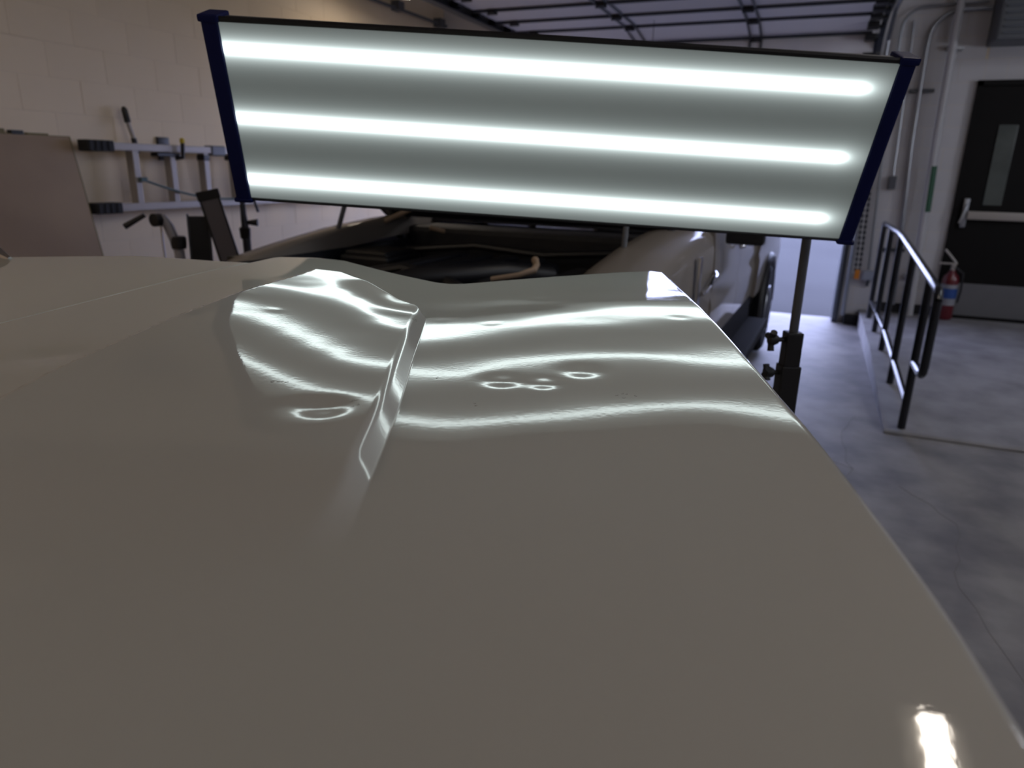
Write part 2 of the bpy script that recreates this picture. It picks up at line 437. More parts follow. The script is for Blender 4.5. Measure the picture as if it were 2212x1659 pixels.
g = Geo(); g.bbox((.60, YF - .03, 2.62), (.70, YF - .004, 2.66), .004); g.make('clamp', MAT['dark_steel'], cd2)
# drop conduit to a switch box
t = thing('switch_box', 'small dark switch box at the end of a grey conduit beside the board', 'switch', (.78, YF - .03, 1.42))
g = Geo(); g.bbox((.755, YF - .06, 1.43), (.825, YF, 1.56), .006); g.make('box', MAT['grey_box'], t)
g = Geo(); g.tube([(.79, YF - .025, 1.56), (.74, YF - .025, 3.0)], .010, 8); g.make('conduit', MAT['steel'], t, autos=True)
t = thing('junction_box', 'light grey junction box low on the wall between the door track and railing', 'electrical box', (.71, YF - .04, .42))
g = Geo(); g.bbox((.66, YF - .09, .49), (.79, YF, .585), .006); g.make('box', MAT['light_box'], t)
g = Geo(); g.tube([(.725, YF - .03, .49), (.72, YF - .03, .42)], .014, 8); g.make('gland', MAT['dark_steel'], t)
# chain hoist loop with an orange tag
t = thing('hoist_chain', 'dark hanging door chain with an orange handle beside the overhead door', 'chain', (.62, YF - .12, .5))
g = Geo()
k = 0; z = .58
while z < 2.6:
    x = .595 - (z - .58)*.03
    for sx in (-.018, .022):
        if k % 2: g.bbox((x+sx-.004, YF-.135, z), (x+sx+.004, YF-.105, z+.032), .003)
        else: g.bbox((x+sx-.014, YF-.124, z), (x+sx+.014, YF-.116, z+.032), .003)
    z += .028; k += 1
g.make('links', MAT['dark_steel'], t)['kind'] = 'stuff'
g = Geo(); g.bbox((.575, YF - .14, .50), (.625, YF - .10, .60), .008); g.make('orange_handle', MAT['orange'], t)

# ---------------------------------------------------------------- overhead door, rolled up under the ceiling
od = thing('overhead_door', 'pale sectional overhead door rolled up under the ceiling on dark tracks', 'garage door', (-1.4, 6.4, 2.85))
ZD = 2.97
secs = [(5.52, 6.06), (6.07, 6.61), (6.62, 7.16), (7.17, 7.71)]
for a, b in secs:
    g = Geo(); g.bbox((DX0 + .10, a, ZD + .004), (DX1 - .03, b, ZD + .05), .004); g.make('door_section', MAT['panel'], od)
# curving section and hanging last section
g = Geo(); g.add([(DX0+.10, 7.72, ZD+.004), (DX1-.06, 7.72, ZD+.004), (DX1-.06, 8.24, ZD-.06), (DX0+.10, 8.24, ZD-.06),
                  (DX0+.10, 7.73, ZD+.05), (DX1-.06, 7.73, ZD+.05), (DX1-.06, 8.26, ZD-.015), (DX0+.10, 8.26, ZD-.015)],
                 [(0,3,2,1),(4,5,6,7),(0,1,5,4),(1,2,6,5),(2,3,7,6),(3,0,4,7)]); g.make('door_section', MAT['panel'], od)
g = Geo(); g.bbox((DX0 + .10, 8.26, ZD - .56), (DX1 - .03, 8.31, ZD - .07), .004); g.make('door_section', MAT['panel'], od)
for y, z in [(5.52, 0), (6.065, 0), (6.615, 0), (7.165, 0), (7.715, 0), (8.23, -.075)]:
    g = Geo(); g.bbox((DX0 + .10, y - .015, ZD - .022 + z), (DX1 - .06, y + .015, ZD + .008 + z), .003); g.make('strut', MAT['dark_steel'], od)
for x in (-2.95, -1.90, -.70):
    for y, z in [(6.065, 0), (6.615, 0), (7.165, 0), (7.715, 0), (8.23, -.075)]:
        g = Geo(); g.bbox((x - .038, y - .035, ZD - .040 + z), (x + .038, y + .035, ZD + z), .006); g.tube([(x - .05, y, ZD - .035 + z), (x + .05, y, ZD - .035 + z)], .012, 8)
        g.make('hinge', MAT['black'], od)
for x in (-1.90, -.70):
    for dx in (-.055, .055):
        g = Geo(); g.bbox((x + dx - .012, 5.52, ZD - .012), (x + dx + .012, 7.71, ZD + .006), .002)
        g.add([(x+dx-.012, 7.71, ZD-.012), (x+dx+.012, 7.71, ZD-.012), (x+dx+.012, 8.24, ZD-.075), (x+dx-.012, 8.24, ZD-.075)], [(0,1,2,3)])
        g.bbox((x + dx - .012, 8.248, ZD - .56), (x + dx + .012, 8.262, ZD - .08), .002)
        g.make('stile', MAT['grey_box'], od)
# right track, curving down the jamb, with rollers and section end caps
xt = DX1 + .02
g = Geo()
crv = [(xt, 4.6, ZD + .01), (xt, 7.75, ZD + .01), (xt, 8.0, ZD - .02), (xt, 8.18, ZD - .11), (xt, 8.27, ZD - .25), (xt, 8.28, .05)]
g.tube(crv, .032, 4, sq=True); g.make('track', MAT['dark_steel'], od)
g = Geo(); g.tube([(xt + .07, 4.6, ZD + .05), (xt + .07, 7.9, ZD + .05), (xt + .07, 8.22, ZD - .15), (xt + .07, 8.3, ZD - .5), (xt+.07, 8.3, .1)], .020, 8); g.make('track_pipe', MAT['steel'], od, autos=True)
for y, z in [(6.065, 0), (6.3, 0), (6.615, 0), (6.9, 0), (7.165, 0), (7.45, 0), (7.715, -.01), (8.0, -.04), (8.22, -.11), (8.27, -.27), (8.27, -.42)]:
    g = Geo(); g.bbox((DX1 - .12, y - .07, ZD - .045 + z), (DX1 - .02, y + .07, ZD + .01 + z), .006); g.tube([(DX1 - .06, y, ZD - .03 + z), (xt, y, ZD - .03 + z)], .018, 8)
    g.make('roller', MAT['black'], od)
# left track: deep dark angle with slots
xq = DX0 + .06
g = Geo(); g.bbox((xq - .055, 4.6, ZD - .06), (xq - .045, 8.0, ZD + .07), .002); g.bbox((xq - .055, 4.6, ZD - .065), (xq + .03, 8.0, ZD - .055), .002)
g.tube([(xq - .02, 7.95, ZD - .04), (xq - .02, 8.15, ZD - .12), (xq - .02, 8.25, ZD - .28), (xq - .02, 8.26, .05)], .032, 4, sq=True); g.make('track', MAT['dark_steel'], od)
for y in (5.9, 6.35, 6.8, 7.2, 7.6):
    g = Geo(); g.bbox((xq - .03, y - .06, ZD - .02), (xq + .05, y + .06, ZD + .03), .006); g.make('roller', MAT['black'], od)
for x in (xt, xq - .03):
    for y in (4.7, 6.3):
        g = Geo(); g.box((x - .015, y - .015, ZD + .03), (x + .015, y + .015, ZC)); g.make('hanger', MAT['dark_steel'], od)
g = Geo(); g.tube([(-1.62, 7.55, ZD + .02), (-1.62, 7.55, 2.05)], .003, 6); g.lathe([(.012, 0), (.014, .03), (.004, .05)], (-1.62, 7.55, 2.02), n=10); g.make('pull_cord', MAT['black'], od)

# ---------------------------------------------------------------- pipe and boxes on the left wall, lamps
t = thing('sprinkler_pipe', 'grey pipe running high along the cream wall toward the overhead door', 'pipe', (XL + .06, 6.9, 3.12))
g = Geo(); g.tube([(XL + .05, 3.0, 3.10), (XL + .05, YF - .02, 3.20)], .016, 10); g.make('tube', MAT['grey_box'], t, autos=True)
for y in (4.4, 7.25, 8.2):
    g = Geo(); g.bbox((XL + .002, y - .06, 3.155), (XL + .10, y + .06, 3.25), .006); g.make('pipe_box', MAT['grey_box'], t)
def baylamp(x, y, z, label, on=True):
    t = thing('high_bay_lamp', label, 'lamp', (x, y, z), 'round warm bay lamps under the ceiling')
    g = Geo(); g.lathe([(.05, .40), (.11, .38), (.13, .22), (.27, .05), (.275, .03), (.27, .028)], (x, y, z), n=32); g.make('reflector', MAT['white_metal'], t, autos=True)
    g = Geo(); g.lathe([(.05, -.012), (.18, .0), (.255, .028), (.255, .034), (.05, .036)], (x, y, z), n=32); g.make('lens', MAT['lens'], t, autos=True)
    g = Geo(); g.tube([(x, y, z + .39), (x, y, ZC)], .012, 8); g.make('stem', MAT['steel'], t)
baylamp(-3.62, 6.12, 3.04, 'round warm bay lamp by the left door track')
baylamp(-3.6, .5, 3.45, 'unseen warm lamp added to brighten the left wall')  # added outside the view to brighten the left wall
baylamp(-3.3, -1.8, 3.45, 'unseen warm fill lamp added behind the photographer, left')  # added behind the camera to lift the overall brightness
baylamp(.6, -2.4, 3.45, 'unseen warm fill lamp added behind the photographer, centre')  # second added fill at the back, never in view
def troffer(x, y0, y1, z, label, m='tube'):
    t = thing('ceiling_light', label, 'lamp', (x, (y0+y1)/2, z), 'long ceiling lights')
    g = Geo(); g.bbox((x - .16, y0, z), (x + .16, y1, z + .05), .01); g.make('housing', MAT['white_metal'], t)
    g = Geo(); g.bbox((x - .06, y0 + .05, z - .03), (x + .06, y1 - .05, z), .012); g.make('lit_tube', MAT[m], t)
troffer(.93, 2.3, 3.5, 3.94, 'long ceiling light above the vehicle hood, out of frame')
troffer(3.2, -1.0, .2, 3.94, 'unseen cool fill light added at the right rear of the room', 'cool_fill')  # first of three lights added to brighten the right side
troffer(3.2, 1.6, 2.8, 3.94, 'unseen cool fill light added at the right middle of the room', 'cool_fill')  # added fill for the floor on the right, out of view
troffer(3.2, 4.4, 5.6, 3.94, 'unseen cool fill light added over the ramp', 'cool_fill')  # added to raise the light on ramp and far wall

t = thing('added_fill_light', 'unseen cool fill light added on the right wall', 'lamp', (XR - .15, 5.6, 2.0))  # added source, brightens the overhead door's underside and the far wall
g = Geo(); g.bbox((XR - .12, 5.2, 1.95), (XR, 6.0, 2.35), .015); g.make('casing', MAT['grey_box'], t)
g = Geo(); g.bbox((XR - .135, 5.24, 1.99), (XR - .12, 5.96, 2.31), .005); g.make('lit_tube', MAT['cool_fill'], t)
# ---------------------------------------------------------------- the vehicle whose hood fills the foreground
# The pressed sheet is stored as two smooth cubic B-spline surfaces (heights in 2 micron steps about -0.17 m from
# the camera level): RC is the main skin, DC the raised centre panel.  They are joined along the pressed ridge.
RC = [-4361, -4482, -4555, -4637, -4712, -4787, -4858, -4926, -4990, -5049, -5104, -5154, -5198, -5236, -5268, -5295, -5315, -5330, -5339, -5343, -5343, -5338, -5329, -5318, -5303, -5284, -5262, -5234,
-5200, -5158, -5107, -5043, -4966, -4875, -4769, -4651, -4521, -4384, -4241, -4096, -3952, -3811, -3675, -3545, -3422, -3307, -3200, -3100, -3009, -2925, -2848, -2776, -2712, -2649, -2596, -2524,
-4165, -4240, -4321, -4400, -4477, -4552, -4625, -4693, -4758, -4819, -4874, -4924, -4969, -5007, -5038, -5063, -5081, -5093, -5098, -5098, -5092, -5081, -5067, -5048, -5027, -5002, -4975, -4943,
-4905, -4861, -4808, -4743, -4665, -4573, -4465, -4344, -4213, -4073, -3929, -3784, -3641, -3503, -3370, -3244, -3125, -3015, -2913, -2818, -2731, -2651, -2577, -2510, -2447, -2388, -2332, -2278,
-3921, -4004, -4084, -4164, -4242, -4318, -4391, -4461, -4527, -4588, -4644, -4695, -4739, -4777, -4808, -4831, -4847, -4856, -4858, -4852, -4841, -4825, -4803, -4779, -4751, -4721, -4688, -4651,
-4611, -4564, -4509, -4444, -4365, -4271, -4161, -4038, -3904, -3762, -3617, -3472, -3330, -3194, -3064, -2942, -2829, -2723, -2625, -2535, -2453, -2377, -2307, -2242, -2182, -2125, -2071, -2014,
-3685, -3765, -3847, -3927, -4006, -4083, -4157, -4228, -4295, -4358, -4415, -4466, -4511, -4549, -4579, -4601, -4615, -4620, -4618, -4608, -4591, -4568, -4541, -4509, -4474, -4438, -4399, -4358,
-4314, -4265, -4209, -4144, -4065, -3970, -3858, -3731, -3593, -3449, -3302, -3157, -3017, -2884, -2758, -2640, -2531, -2430, -2338, -2253, -2175, -2103, -2038, -1976, -1919, -1865, -1812, -1759,
-3443, -3526, -3608, -3689, -3770, -3848, -3923, -3996, -4064, -4128, -4186, -4238, -4284, -4322, -4351, -4373, -4385, -4388, -4381, -4366, -4344, -4314, -4279, -4239, -4197, -4152, -4107, -4061,
-4013, -3962, -3907, -3842, -3764, -3669, -3554, -3423, -3280, -3132, -2983, -2838, -2700, -2570, -2449, -2336, -2233, -2138, -2051, -1972, -1899, -1832, -1770, -1713, -1659, -1607, -1557, -1506,
-3201, -3284, -3367, -3450, -3531, -3611, -3688, -3762, -3832, -3898, -3958, -4012, -4058, -4097, -4127, -4148, -4158, -4159, -4149, -4129, -4100, -4062, -4018, -3969, -3917, -3864, -3811, -3758,
-3705, -3653, -3597, -3537, -3463, -3368, -3250, -3112, -2962, -2808, -2657, -2513, -2378, -2252, -2137, -2031, -1934, -1846, -1765, -1692, -1625, -1563, -1506, -1453, -1403, -1355, -1308, -1260,
-2955, -3040, -3124, -3209, -3292, -3373, -3452, -3528, -3600, -3668, -3730, -3786, -3835, -3875, -3906, -3927, -3937, -3936, -3922, -3897, -3861, -3815, -3760, -3700, -3637, -3572, -3510, -3447,
-3389, -3329, -3280, -3224, -3158, -3068, -2944, -2796, -2635, -2474, -2321, -2180, -2049, -1931, -1823, -1725, -1636, -1555, -1482, -1415, -1355, -1299, -1247, -1199, -1153, -1108, -1065, -1021,
-2706, -2792, -2878, -2964, -3049, -3133, -3214, -3292, -3367, -3438, -3503, -3562, -3613, -3656, -3690, -3712, -3722, -3720, -3703, -3673, -3630, -3574, -3508, -3434, -3356, -3278, -3201, -3130,
-3056, -3000, -2937, -2901, -2855, -2768, -2636, -2469, -2294, -2126, -1973, -1836, -1714, -1605, -1506, -1418, -1338, -1267, -1202, -1143, -1089, -1040, -994, -951, -909, -869, -830, -790,
-2452, -2541, -2629, -2717, -2804, -2890, -2973, -3055, -3133, -3207, -3276, -3338, -3394, -3441, -3477, -3503, -3515, -3512, -3494, -3460, -3409, -3343, -3264, -3173, -3078, -2980, -2889, -2798,
-2724, -2621, -2583, -2553, -2535, -2471, -2322, -2127, -1930, -1757, -1610, -1484, -1373, -1276, -1189, -1112, -1043, -982, -926, -876, -830, -788, -748, -710, -674, -639, -604, -569,
-2195, -2285, -2375, -2465, -2555, -2643, -2730, -2814, -2896, -2974, -3048, -3115, -3176, -3228, -3270, -3299, -3315, -3315, -3297, -3260, -3203, -3127, -3032, -2923, -2803, -2683, -2564, -2468,
-2348, -2289, -2129, -2179, -2255, -2188, -1998, -1746, -1532, -1364, -1233, -1123, -1029, -946, -874, -810, -753, -703, -658, -617, -579, -544, -511, -479, -449, -418, -388, -357,
-1932, -2024, -2117, -2209, -2301, -2392, -2482, -2570, -2656, -2739, -2818, -2892, -2959, -3018, -3066, -3103, -3124, -3129, -3114, -3077, -3016, -2930, -2821, -2688, -2543, -2383, -2244, -2092,
-2036, -1777, -1677, -1716, -1888, -1903, -1641, -1317, -1087, -952, -848, -762, -686, -619, -562, -513, -469, -432, -398, -367, -338, -311, -285, -259, -234, -209, -183, -158,
-1663, -1758, -1852, -1947, -2042, -2136, -2229, -2322, -2412, -2501, -2586, -2666, -2741, -2808, -2866, -2911, -2942, -2955, -2947, -2913, -2852, -2761, -2637, -2485, -2301, -2111, -1888, -1759,
-1499, -1850, -751, -1285, -1827, -1651, -1222, -730, -610, -540, -470, -405, -347, -298, -258, -224, -195, -171, -149, -129, -109, -90, -71, -52, -32, -11, 9, 30,
-1388, -1485, -1582, -1679, -1776, -1874, -1971, -2067, -2163, -2257, -2349, -2438, -2521, -2599, -2667, -2725, -2768, -2793, -2796, -2772, -2716, -2625, -2494, -2322, -2111, -1863, -1596, -1310,
-1044, -778, -617, -601, -875, -900, -684, -94, -247, -156, -110, -55, -16, 15, 37, 54, 67, 77, 87, 96, 106, 117, 129, 142, 157, 172, 188, 204,
-1106, -1205, -1305, -1404, -1504, -1604, -1705, -1806, -1907, -2007, -2107, -2204, -2297, -2386, -2468, -2540, -2599, -2641, -2661, -2653, -2611, -2528, -2400, -2220, -1987, -1702, -1376, -1012,
-666, -260, -509, -329, -401, -75, 233, 93, 52, 225, 249, 292, 307, 317, 319, 317, 313, 309, 306, 304, 305, 308, 313, 321, 330, 341, 353, 365,
-817, -918, -1020, -1121, -1224, -1327, -1431, -1537, -1643, -1749, -1856, -1962, -2067, -2168, -2265, -2354, -2433, -2496, -2539, -2555, -2536, -2474, -2361, -2189, -1952, -1653, -1291, -911,
-542, -506, -138, -84, 204, 333, 861, 860, 686, 636, 637, 631, 622, 604, 583, 561, 540, 521, 505, 493, 485, 481, 480, 483, 488, 495, 503, 511,
-520, -623, -726, -830, -935, -1041, -1148, -1257, -1368, -1481, -1595, -1711, -1826, -1941, -2054, -2163, -2264, -2353, -2425, -2473, -2487, -2459, -2377, -2232, -2017, -1727, -1365, -955,
-507, -156, -365, 252, 552, 932, 1208, 1310, 1121, 1053, 1002, 962, 916, 869, 823, 781, 742, 710, 683, 661, 646, 635, 629, 627, 628, 632, 637, 641,
-215, -320, -425, -530, -636, -745, -855, -968, -1083, -1201, -1322, -1446, -1573, -1701, -1830, -1959, -2085, -2203, -2309, -2396, -2455, -2473, -2440, -2342, -2171, -1921, -1598, -1198,
-774, -298, -127, 692, 1009, 1608, 1702, 1399, 1435, 1409, 1338, 1259, 1179, 1102, 1032, 969, 916, 871, 835, 806, 784, 769, 759, 753, 751, 752, 755, 757,
98, -8, -114, -220, -328, -438, -551, -667, -786, -908, -1035, -1167, -1303, -1444, -1589, -1737, -1887, -2037, -2181, -2313, -2424, -2501, -2530, -2497, -2391, -2207, -1949, -1625,
-1278, -873, -378, 697, 1295, 1647, 1859, 2059, 1830, 1752, 1628, 1510, 1393, 1290, 1199, 1121, 1056, 1003, 959, 926, 900, 881, 868, 861, 857, 856, 857, 857,
419, 313, 206, 99, -10, -121, -236, -353, -475, -601, -733, -870, -1014, -1165, -1324, -1490, -1664, -1843, -2025, -2205, -2374, -2518, -2621, -2666, -2637, -2533, -2343, -2107,
-1774, -1562, -946, 433, 1368, 2070, 2271, 2063, 2149, 2011, 1842, 1685, 1543, 1420, 1316, 1230, 1159, 1101, 1055, 1019, 992, 972, 958, 950, 945, 943, 943, 943,
749, 642, 535, 427, 318, 206, 92, -27, -150, -278, -413, -554, -703, -862, -1031, -1211, -1404, -1609, -1827, -2053, -2281, -2497, -2682, -2812, -2867, -2834, -2729, -2509,
-2240, -1554, -1027, 58, 989, 1462, 2073, 2442, 2416, 2093, 1947, 1758, 1615, 1484, 1380, 1293, 1223, 1166, 1122, 1087, 1061, 1042, 1029, 1021, 1017, 1015, 1015, 1015,
1086, 980, 873, 766, 656, 545, 430, 312, 189, 60, -75, -218, -370, -532, -707, -896, -1101, -1325, -1570, -1835, -2118, -2406, -2676, -2893, -3028, -3070, -3018, -2897,
-2654, -2358, -1846, -387, 994, 1565, 1786, 2099, 1991, 2080, 1872, 1741, 1594, 1484, 1387, 1311, 1249, 1199, 1161, 1131, 1108, 1092, 1082, 1075, 1072, 1072, 1073, 1073,
1431, 1325, 1219, 1113, 1004, 894, 780, 663, 541, 413, 279, 138, -13, -175, -350, -541, -750, -982, -1241, -1531, -1855, -2207, -2564, -2879, -3081, -3171, -3173, -3102,
-2969, -2726, -2166, -1398, -44, 1352, 2056, 2219, 2187, 1837, 1749, 1603, 1508, 1417, 1347, 1288, 1242, 1204, 1175, 1153, 1136, 1125, 1118, 1115, 1114, 1116, 1118, 1120,
1783, 1678, 1574, 1468, 1361, 1252, 1140, 1025, 905, 781, 650, 512, 365, 207, 37, -148, -352, -579, -835, -1128, -1467, -1860, -2294, -2694, -2971, -3088, -3113, -3075,
-2952, -2681, -2186, -1296, -304, 694, 1325, 1667, 1443, 1582, 1463, 1417, 1353, 1309, 1268, 1235, 1208, 1186, 1169, 1157, 1149, 1144, 1142, 1142, 1144, 1148, 1152, 1157,
2141, 2038, 1935, 1831, 1726, 1619, 1510, 1397, 1281, 1160, 1034, 902, 761, 612, 451, 278, 88, -122, -357, -625, -941, -1319, -1807, -2383, -2662, -2759, -2814, -2804,
-2702, -2452, -1988, -1332, -480, 444, 1102, 1206, 1380, 1184, 1181, 1171, 1175, 1171, 1168, 1162, 1157, 1152, 1149, 1148, 1148, 1150, 1154, 1159, 1164, 1171, 1178, 1185,
2505, 2404, 2302, 2200, 2097, 1993, 1887, 1778, 1666, 1550, 1430, 1304, 1173, 1033, 886, 727, 558, 373, 173, -53, -296, -603, -916, -1574, -1958, -2128, -2288, -2341,
-2289, -2089, -1724, -1191, -563, -24, 438, 783, 627, 756, 872, 942, 997, 1035, 1062, 1083, 1098, 1111, 1121, 1131, 1140, 1149, 1158, 1168, 1177, 1187, 1197, 1206,
2874, 2775, 2675, 2575, 2475, 2373, 2270, 2165, 2058, 1948, 1834, 1716, 1593, 1465, 1331, 1190, 1042, 885, 719, 546, 364, 184, 10, -122, -864, -1330, -1615, -1765,
-1782, -1660, -1396, -1016, -571, -124, 231, 404, 456, 544, 662, 768, 851, 917, 968, 1009, 1042, 1068, 1091, 1111, 1128, 1144, 1158, 1172, 1185, 1198, 1210, 1223,
3247, 3149, 3052, 2954, 2856, 2758, 2658, 2557, 2454, 2350, 2243, 2132, 2019, 1902, 1781, 1655, 1525, 1391, 1254, 1112, 969, 812, 626, 251, -149, -599, -941, -1156,
-1242, -1198, -1035, -773, -454, -138, 144, 330, 388, 468, 564, 664, 754, 831, 895, 949, 994, 1031, 1063, 1091, 1115, 1137, 1156, 1174, 1190, 1206, 1221, 1236,
3623, 3527, 3432, 3337, 3241, 3145, 3049, 2952, 2854, 2754, 2653, 2550, 2444, 2337, 2226, 2113, 1996, 1877, 1755, 1627, 1489, 1329, 1111, 833, 419, 18, -326, -572,
-708, -733, -654, -494, -281, -50, 158, 305, 395, 457, 535, 620, 703, 780, 848, 908, 959, 1004, 1042, 1076, 1105, 1131, 1155, 1176, 1195, 1213, 1231, 1248,
4001, 3907, 3814, 3721, 3628, 3535, 3442, 3348, 3254, 3159, 3063, 2966, 2866, 2765, 2662, 2557, 2448, 2336, 2218, 2091, 1946, 1770, 1546, 1244, 908, 547, 222, -34,
-204, -281, -272, -193, -65, 83, 225, 338, 416, 482, 548, 619, 691, 762, 828, 887, 941, 988, 1030, 1067, 1100, 1130, 1156, 1180, 1201, 1222, 1241, 1260,
4380, 4289, 4198, 4107, 4016, 3925, 3835, 3744, 3653, 3562, 3470, 3377, 3282, 3186, 3087, 2985, 2879, 2768, 2647, 2513, 2357, 2170, 1938, 1663, 1343, 1016, 710, 454,
264, 147, 101, 116, 174, 257, 344, 421, 484, 537, 591, 649, 710, 771, 831, 887, 939, 986, 1029, 1068, 1102, 1133, 1161, 1187, 1210, 1232, 1253, 1274,
4761, 4671, 4582, 4493, 4404, 4315, 4227, 4139, 4051, 3962, 3873, 3783, 3691, 3596, 3499, 3398, 3291, 3175, 3048, 2905, 2739, 2542, 2310, 2039, 1745, 1441, 1152, 898,
695, 549, 461, 425, 428, 457, 498, 541, 581, 620, 660, 705, 753, 804, 855, 905, 953, 998, 1039, 1077, 1112, 1144, 1172, 1199, 1223, 1246, 1268, 1290,
5142, 5054, 4966, 4878, 4791, 4704, 4618, 4532, 4445, 4359, 4271, 4182, 4091, 3997, 3899, 3795, 3684, 3563, 3429, 3276, 3100, 2897, 2664, 2404, 2122, 1834, 1557, 1306,
1093, 926, 806, 729, 688, 674, 676, 688, 704, 725, 750, 781, 817, 856, 898, 940, 982, 1022, 1061, 1096, 1130, 1161, 1190, 1216, 1241, 1264, 1286, 1309,
5523, 5436, 5350, 5263, 5177, 5092, 5007, 4922, 4837, 4751, 4664, 4575, 4484, 4388, 4288, 4181, 4064, 3936, 3794, 3632, 3449, 3241, 3008, 2751, 2480, 2203, 1933, 1684,
1464, 1280, 1135, 1027, 951, 901, 871, 854, 847, 849, 858, 874, 897, 924, 956, 989, 1024, 1058, 1092, 1125, 1156, 1185, 1213, 1239, 1263, 1286, 1309, 1331,
5903, 5818, 5732, 5647, 5562, 5478, 5393, 5309, 5224, 5139, 5052, 4962, 4869, 4771, 4668, 4556, 4434, 4299, 4148, 3979, 3789, 3577, 3343, 3090, 2824, 2554, 2289, 2039,
1813, 1615, 1450, 1317, 1212, 1133, 1075, 1033, 1005, 987, 980, 981, 990, 1005, 1026, 1050, 1077, 1105, 1134, 1162, 1190, 1217, 1243, 1267, 1291, 1314, 1336, 1358,
6284, 6199, 6114, 6030, 5945, 5861, 5778, 5694, 5609, 5523, 5435, 5344, 5249, 5148, 5040, 4923, 4795, 4654, 4496, 4320, 4125, 3908, 3673, 3421, 3158, 2891, 2628, 2376,
2143, 1934, 1753, 1598, 1471, 1367, 1285, 1221, 1172, 1136, 1112, 1099, 1094, 1097, 1107, 1121, 1140, 1160, 1183, 1207, 1231, 1255, 1278, 1301, 1323, 1345, 1367, 1388,
6662, 6579, 6495, 6411, 6327, 6244, 6160, 6076, 5990, 5903, 5814, 5721, 5623, 5519, 5407, 5286, 5152, 5004, 4840, 4658, 4457, 4237, 4000, 3747, 3485, 3218, 2954, 2700,
2460, 2241, 2045, 1873, 1726, 1602, 1498, 1414, 1346, 1293, 1253, 1225, 1207, 1197, 1196, 1200, 1210, 1223, 1239, 1258, 1277, 1298, 1318, 1339, 1360, 1381, 1402, 1422,
7044, 6959, 6875, 6791, 6708, 6624, 6540, 6455, 6369, 6281, 6190, 6095, 5995, 5887, 5771, 5644, 5505, 5351, 5182, 4994, 4789, 4565, 4325, 4071, 3807, 3539, 3273, 3013,
2767, 2538, 2329, 2142, 1977, 1835, 1713, 1610, 1525, 1455, 1399, 1356, 1325, 1304, 1291, 1285, 1286, 1292, 1301, 1314, 1328, 1345, 1363, 1381, 1401, 1420, 1440, 1460,
7418, 7338, 7254, 7171, 7087, 7004, 6919, 6834, 6747, 6657, 6564, 6467, 6363, 6252, 6132, 6001, 5856, 5698, 5523, 5330, 5120, 4892, 4649, 4392, 4126, 3855, 3585, 3321,
3067, 2828, 2607, 2406, 2226, 2066, 1927, 1807, 1705, 1620, 1549, 1492, 1447, 1414, 1390, 1374, 1366, 1364, 1366, 1373, 1383, 1395, 1410, 1426, 1444, 1462, 1481, 1499,
7809, 7716, 7634, 7550, 7467, 7382, 7298, 7211, 7123, 7032, 6937, 6837, 6731, 6616, 6492, 6356, 6207, 6044, 5864, 5666, 5452, 5220, 4973, 4713, 4444, 4170, 3895, 3624,
3363, 3114, 2881, 2667, 2472, 2297, 2142, 2005, 1887, 1786, 1700, 1629, 1572, 1526, 1491, 1465, 1448, 1438, 1433, 1434, 1439, 1447, 1459, 1472, 1488, 1505, 1523, 1543,
8116, 8105, 8009, 7931, 7845, 7762, 7676, 7589, 7500, 7407, 7310, 7208, 7098, 6980, 6852, 6712, 6558, 6389, 6204, 6002, 5783, 5548, 5298, 5035, 4762, 4484, 4205, 3928,
3659, 3401, 3156, 2929, 2719, 2528, 2356, 2203, 2069, 1952, 1852, 1767, 1696, 1638, 1592, 1556, 1530, 1512, 1500, 1495, 1495, 1499, 1507, 1518, 1532, 1547, 1567, 1575]
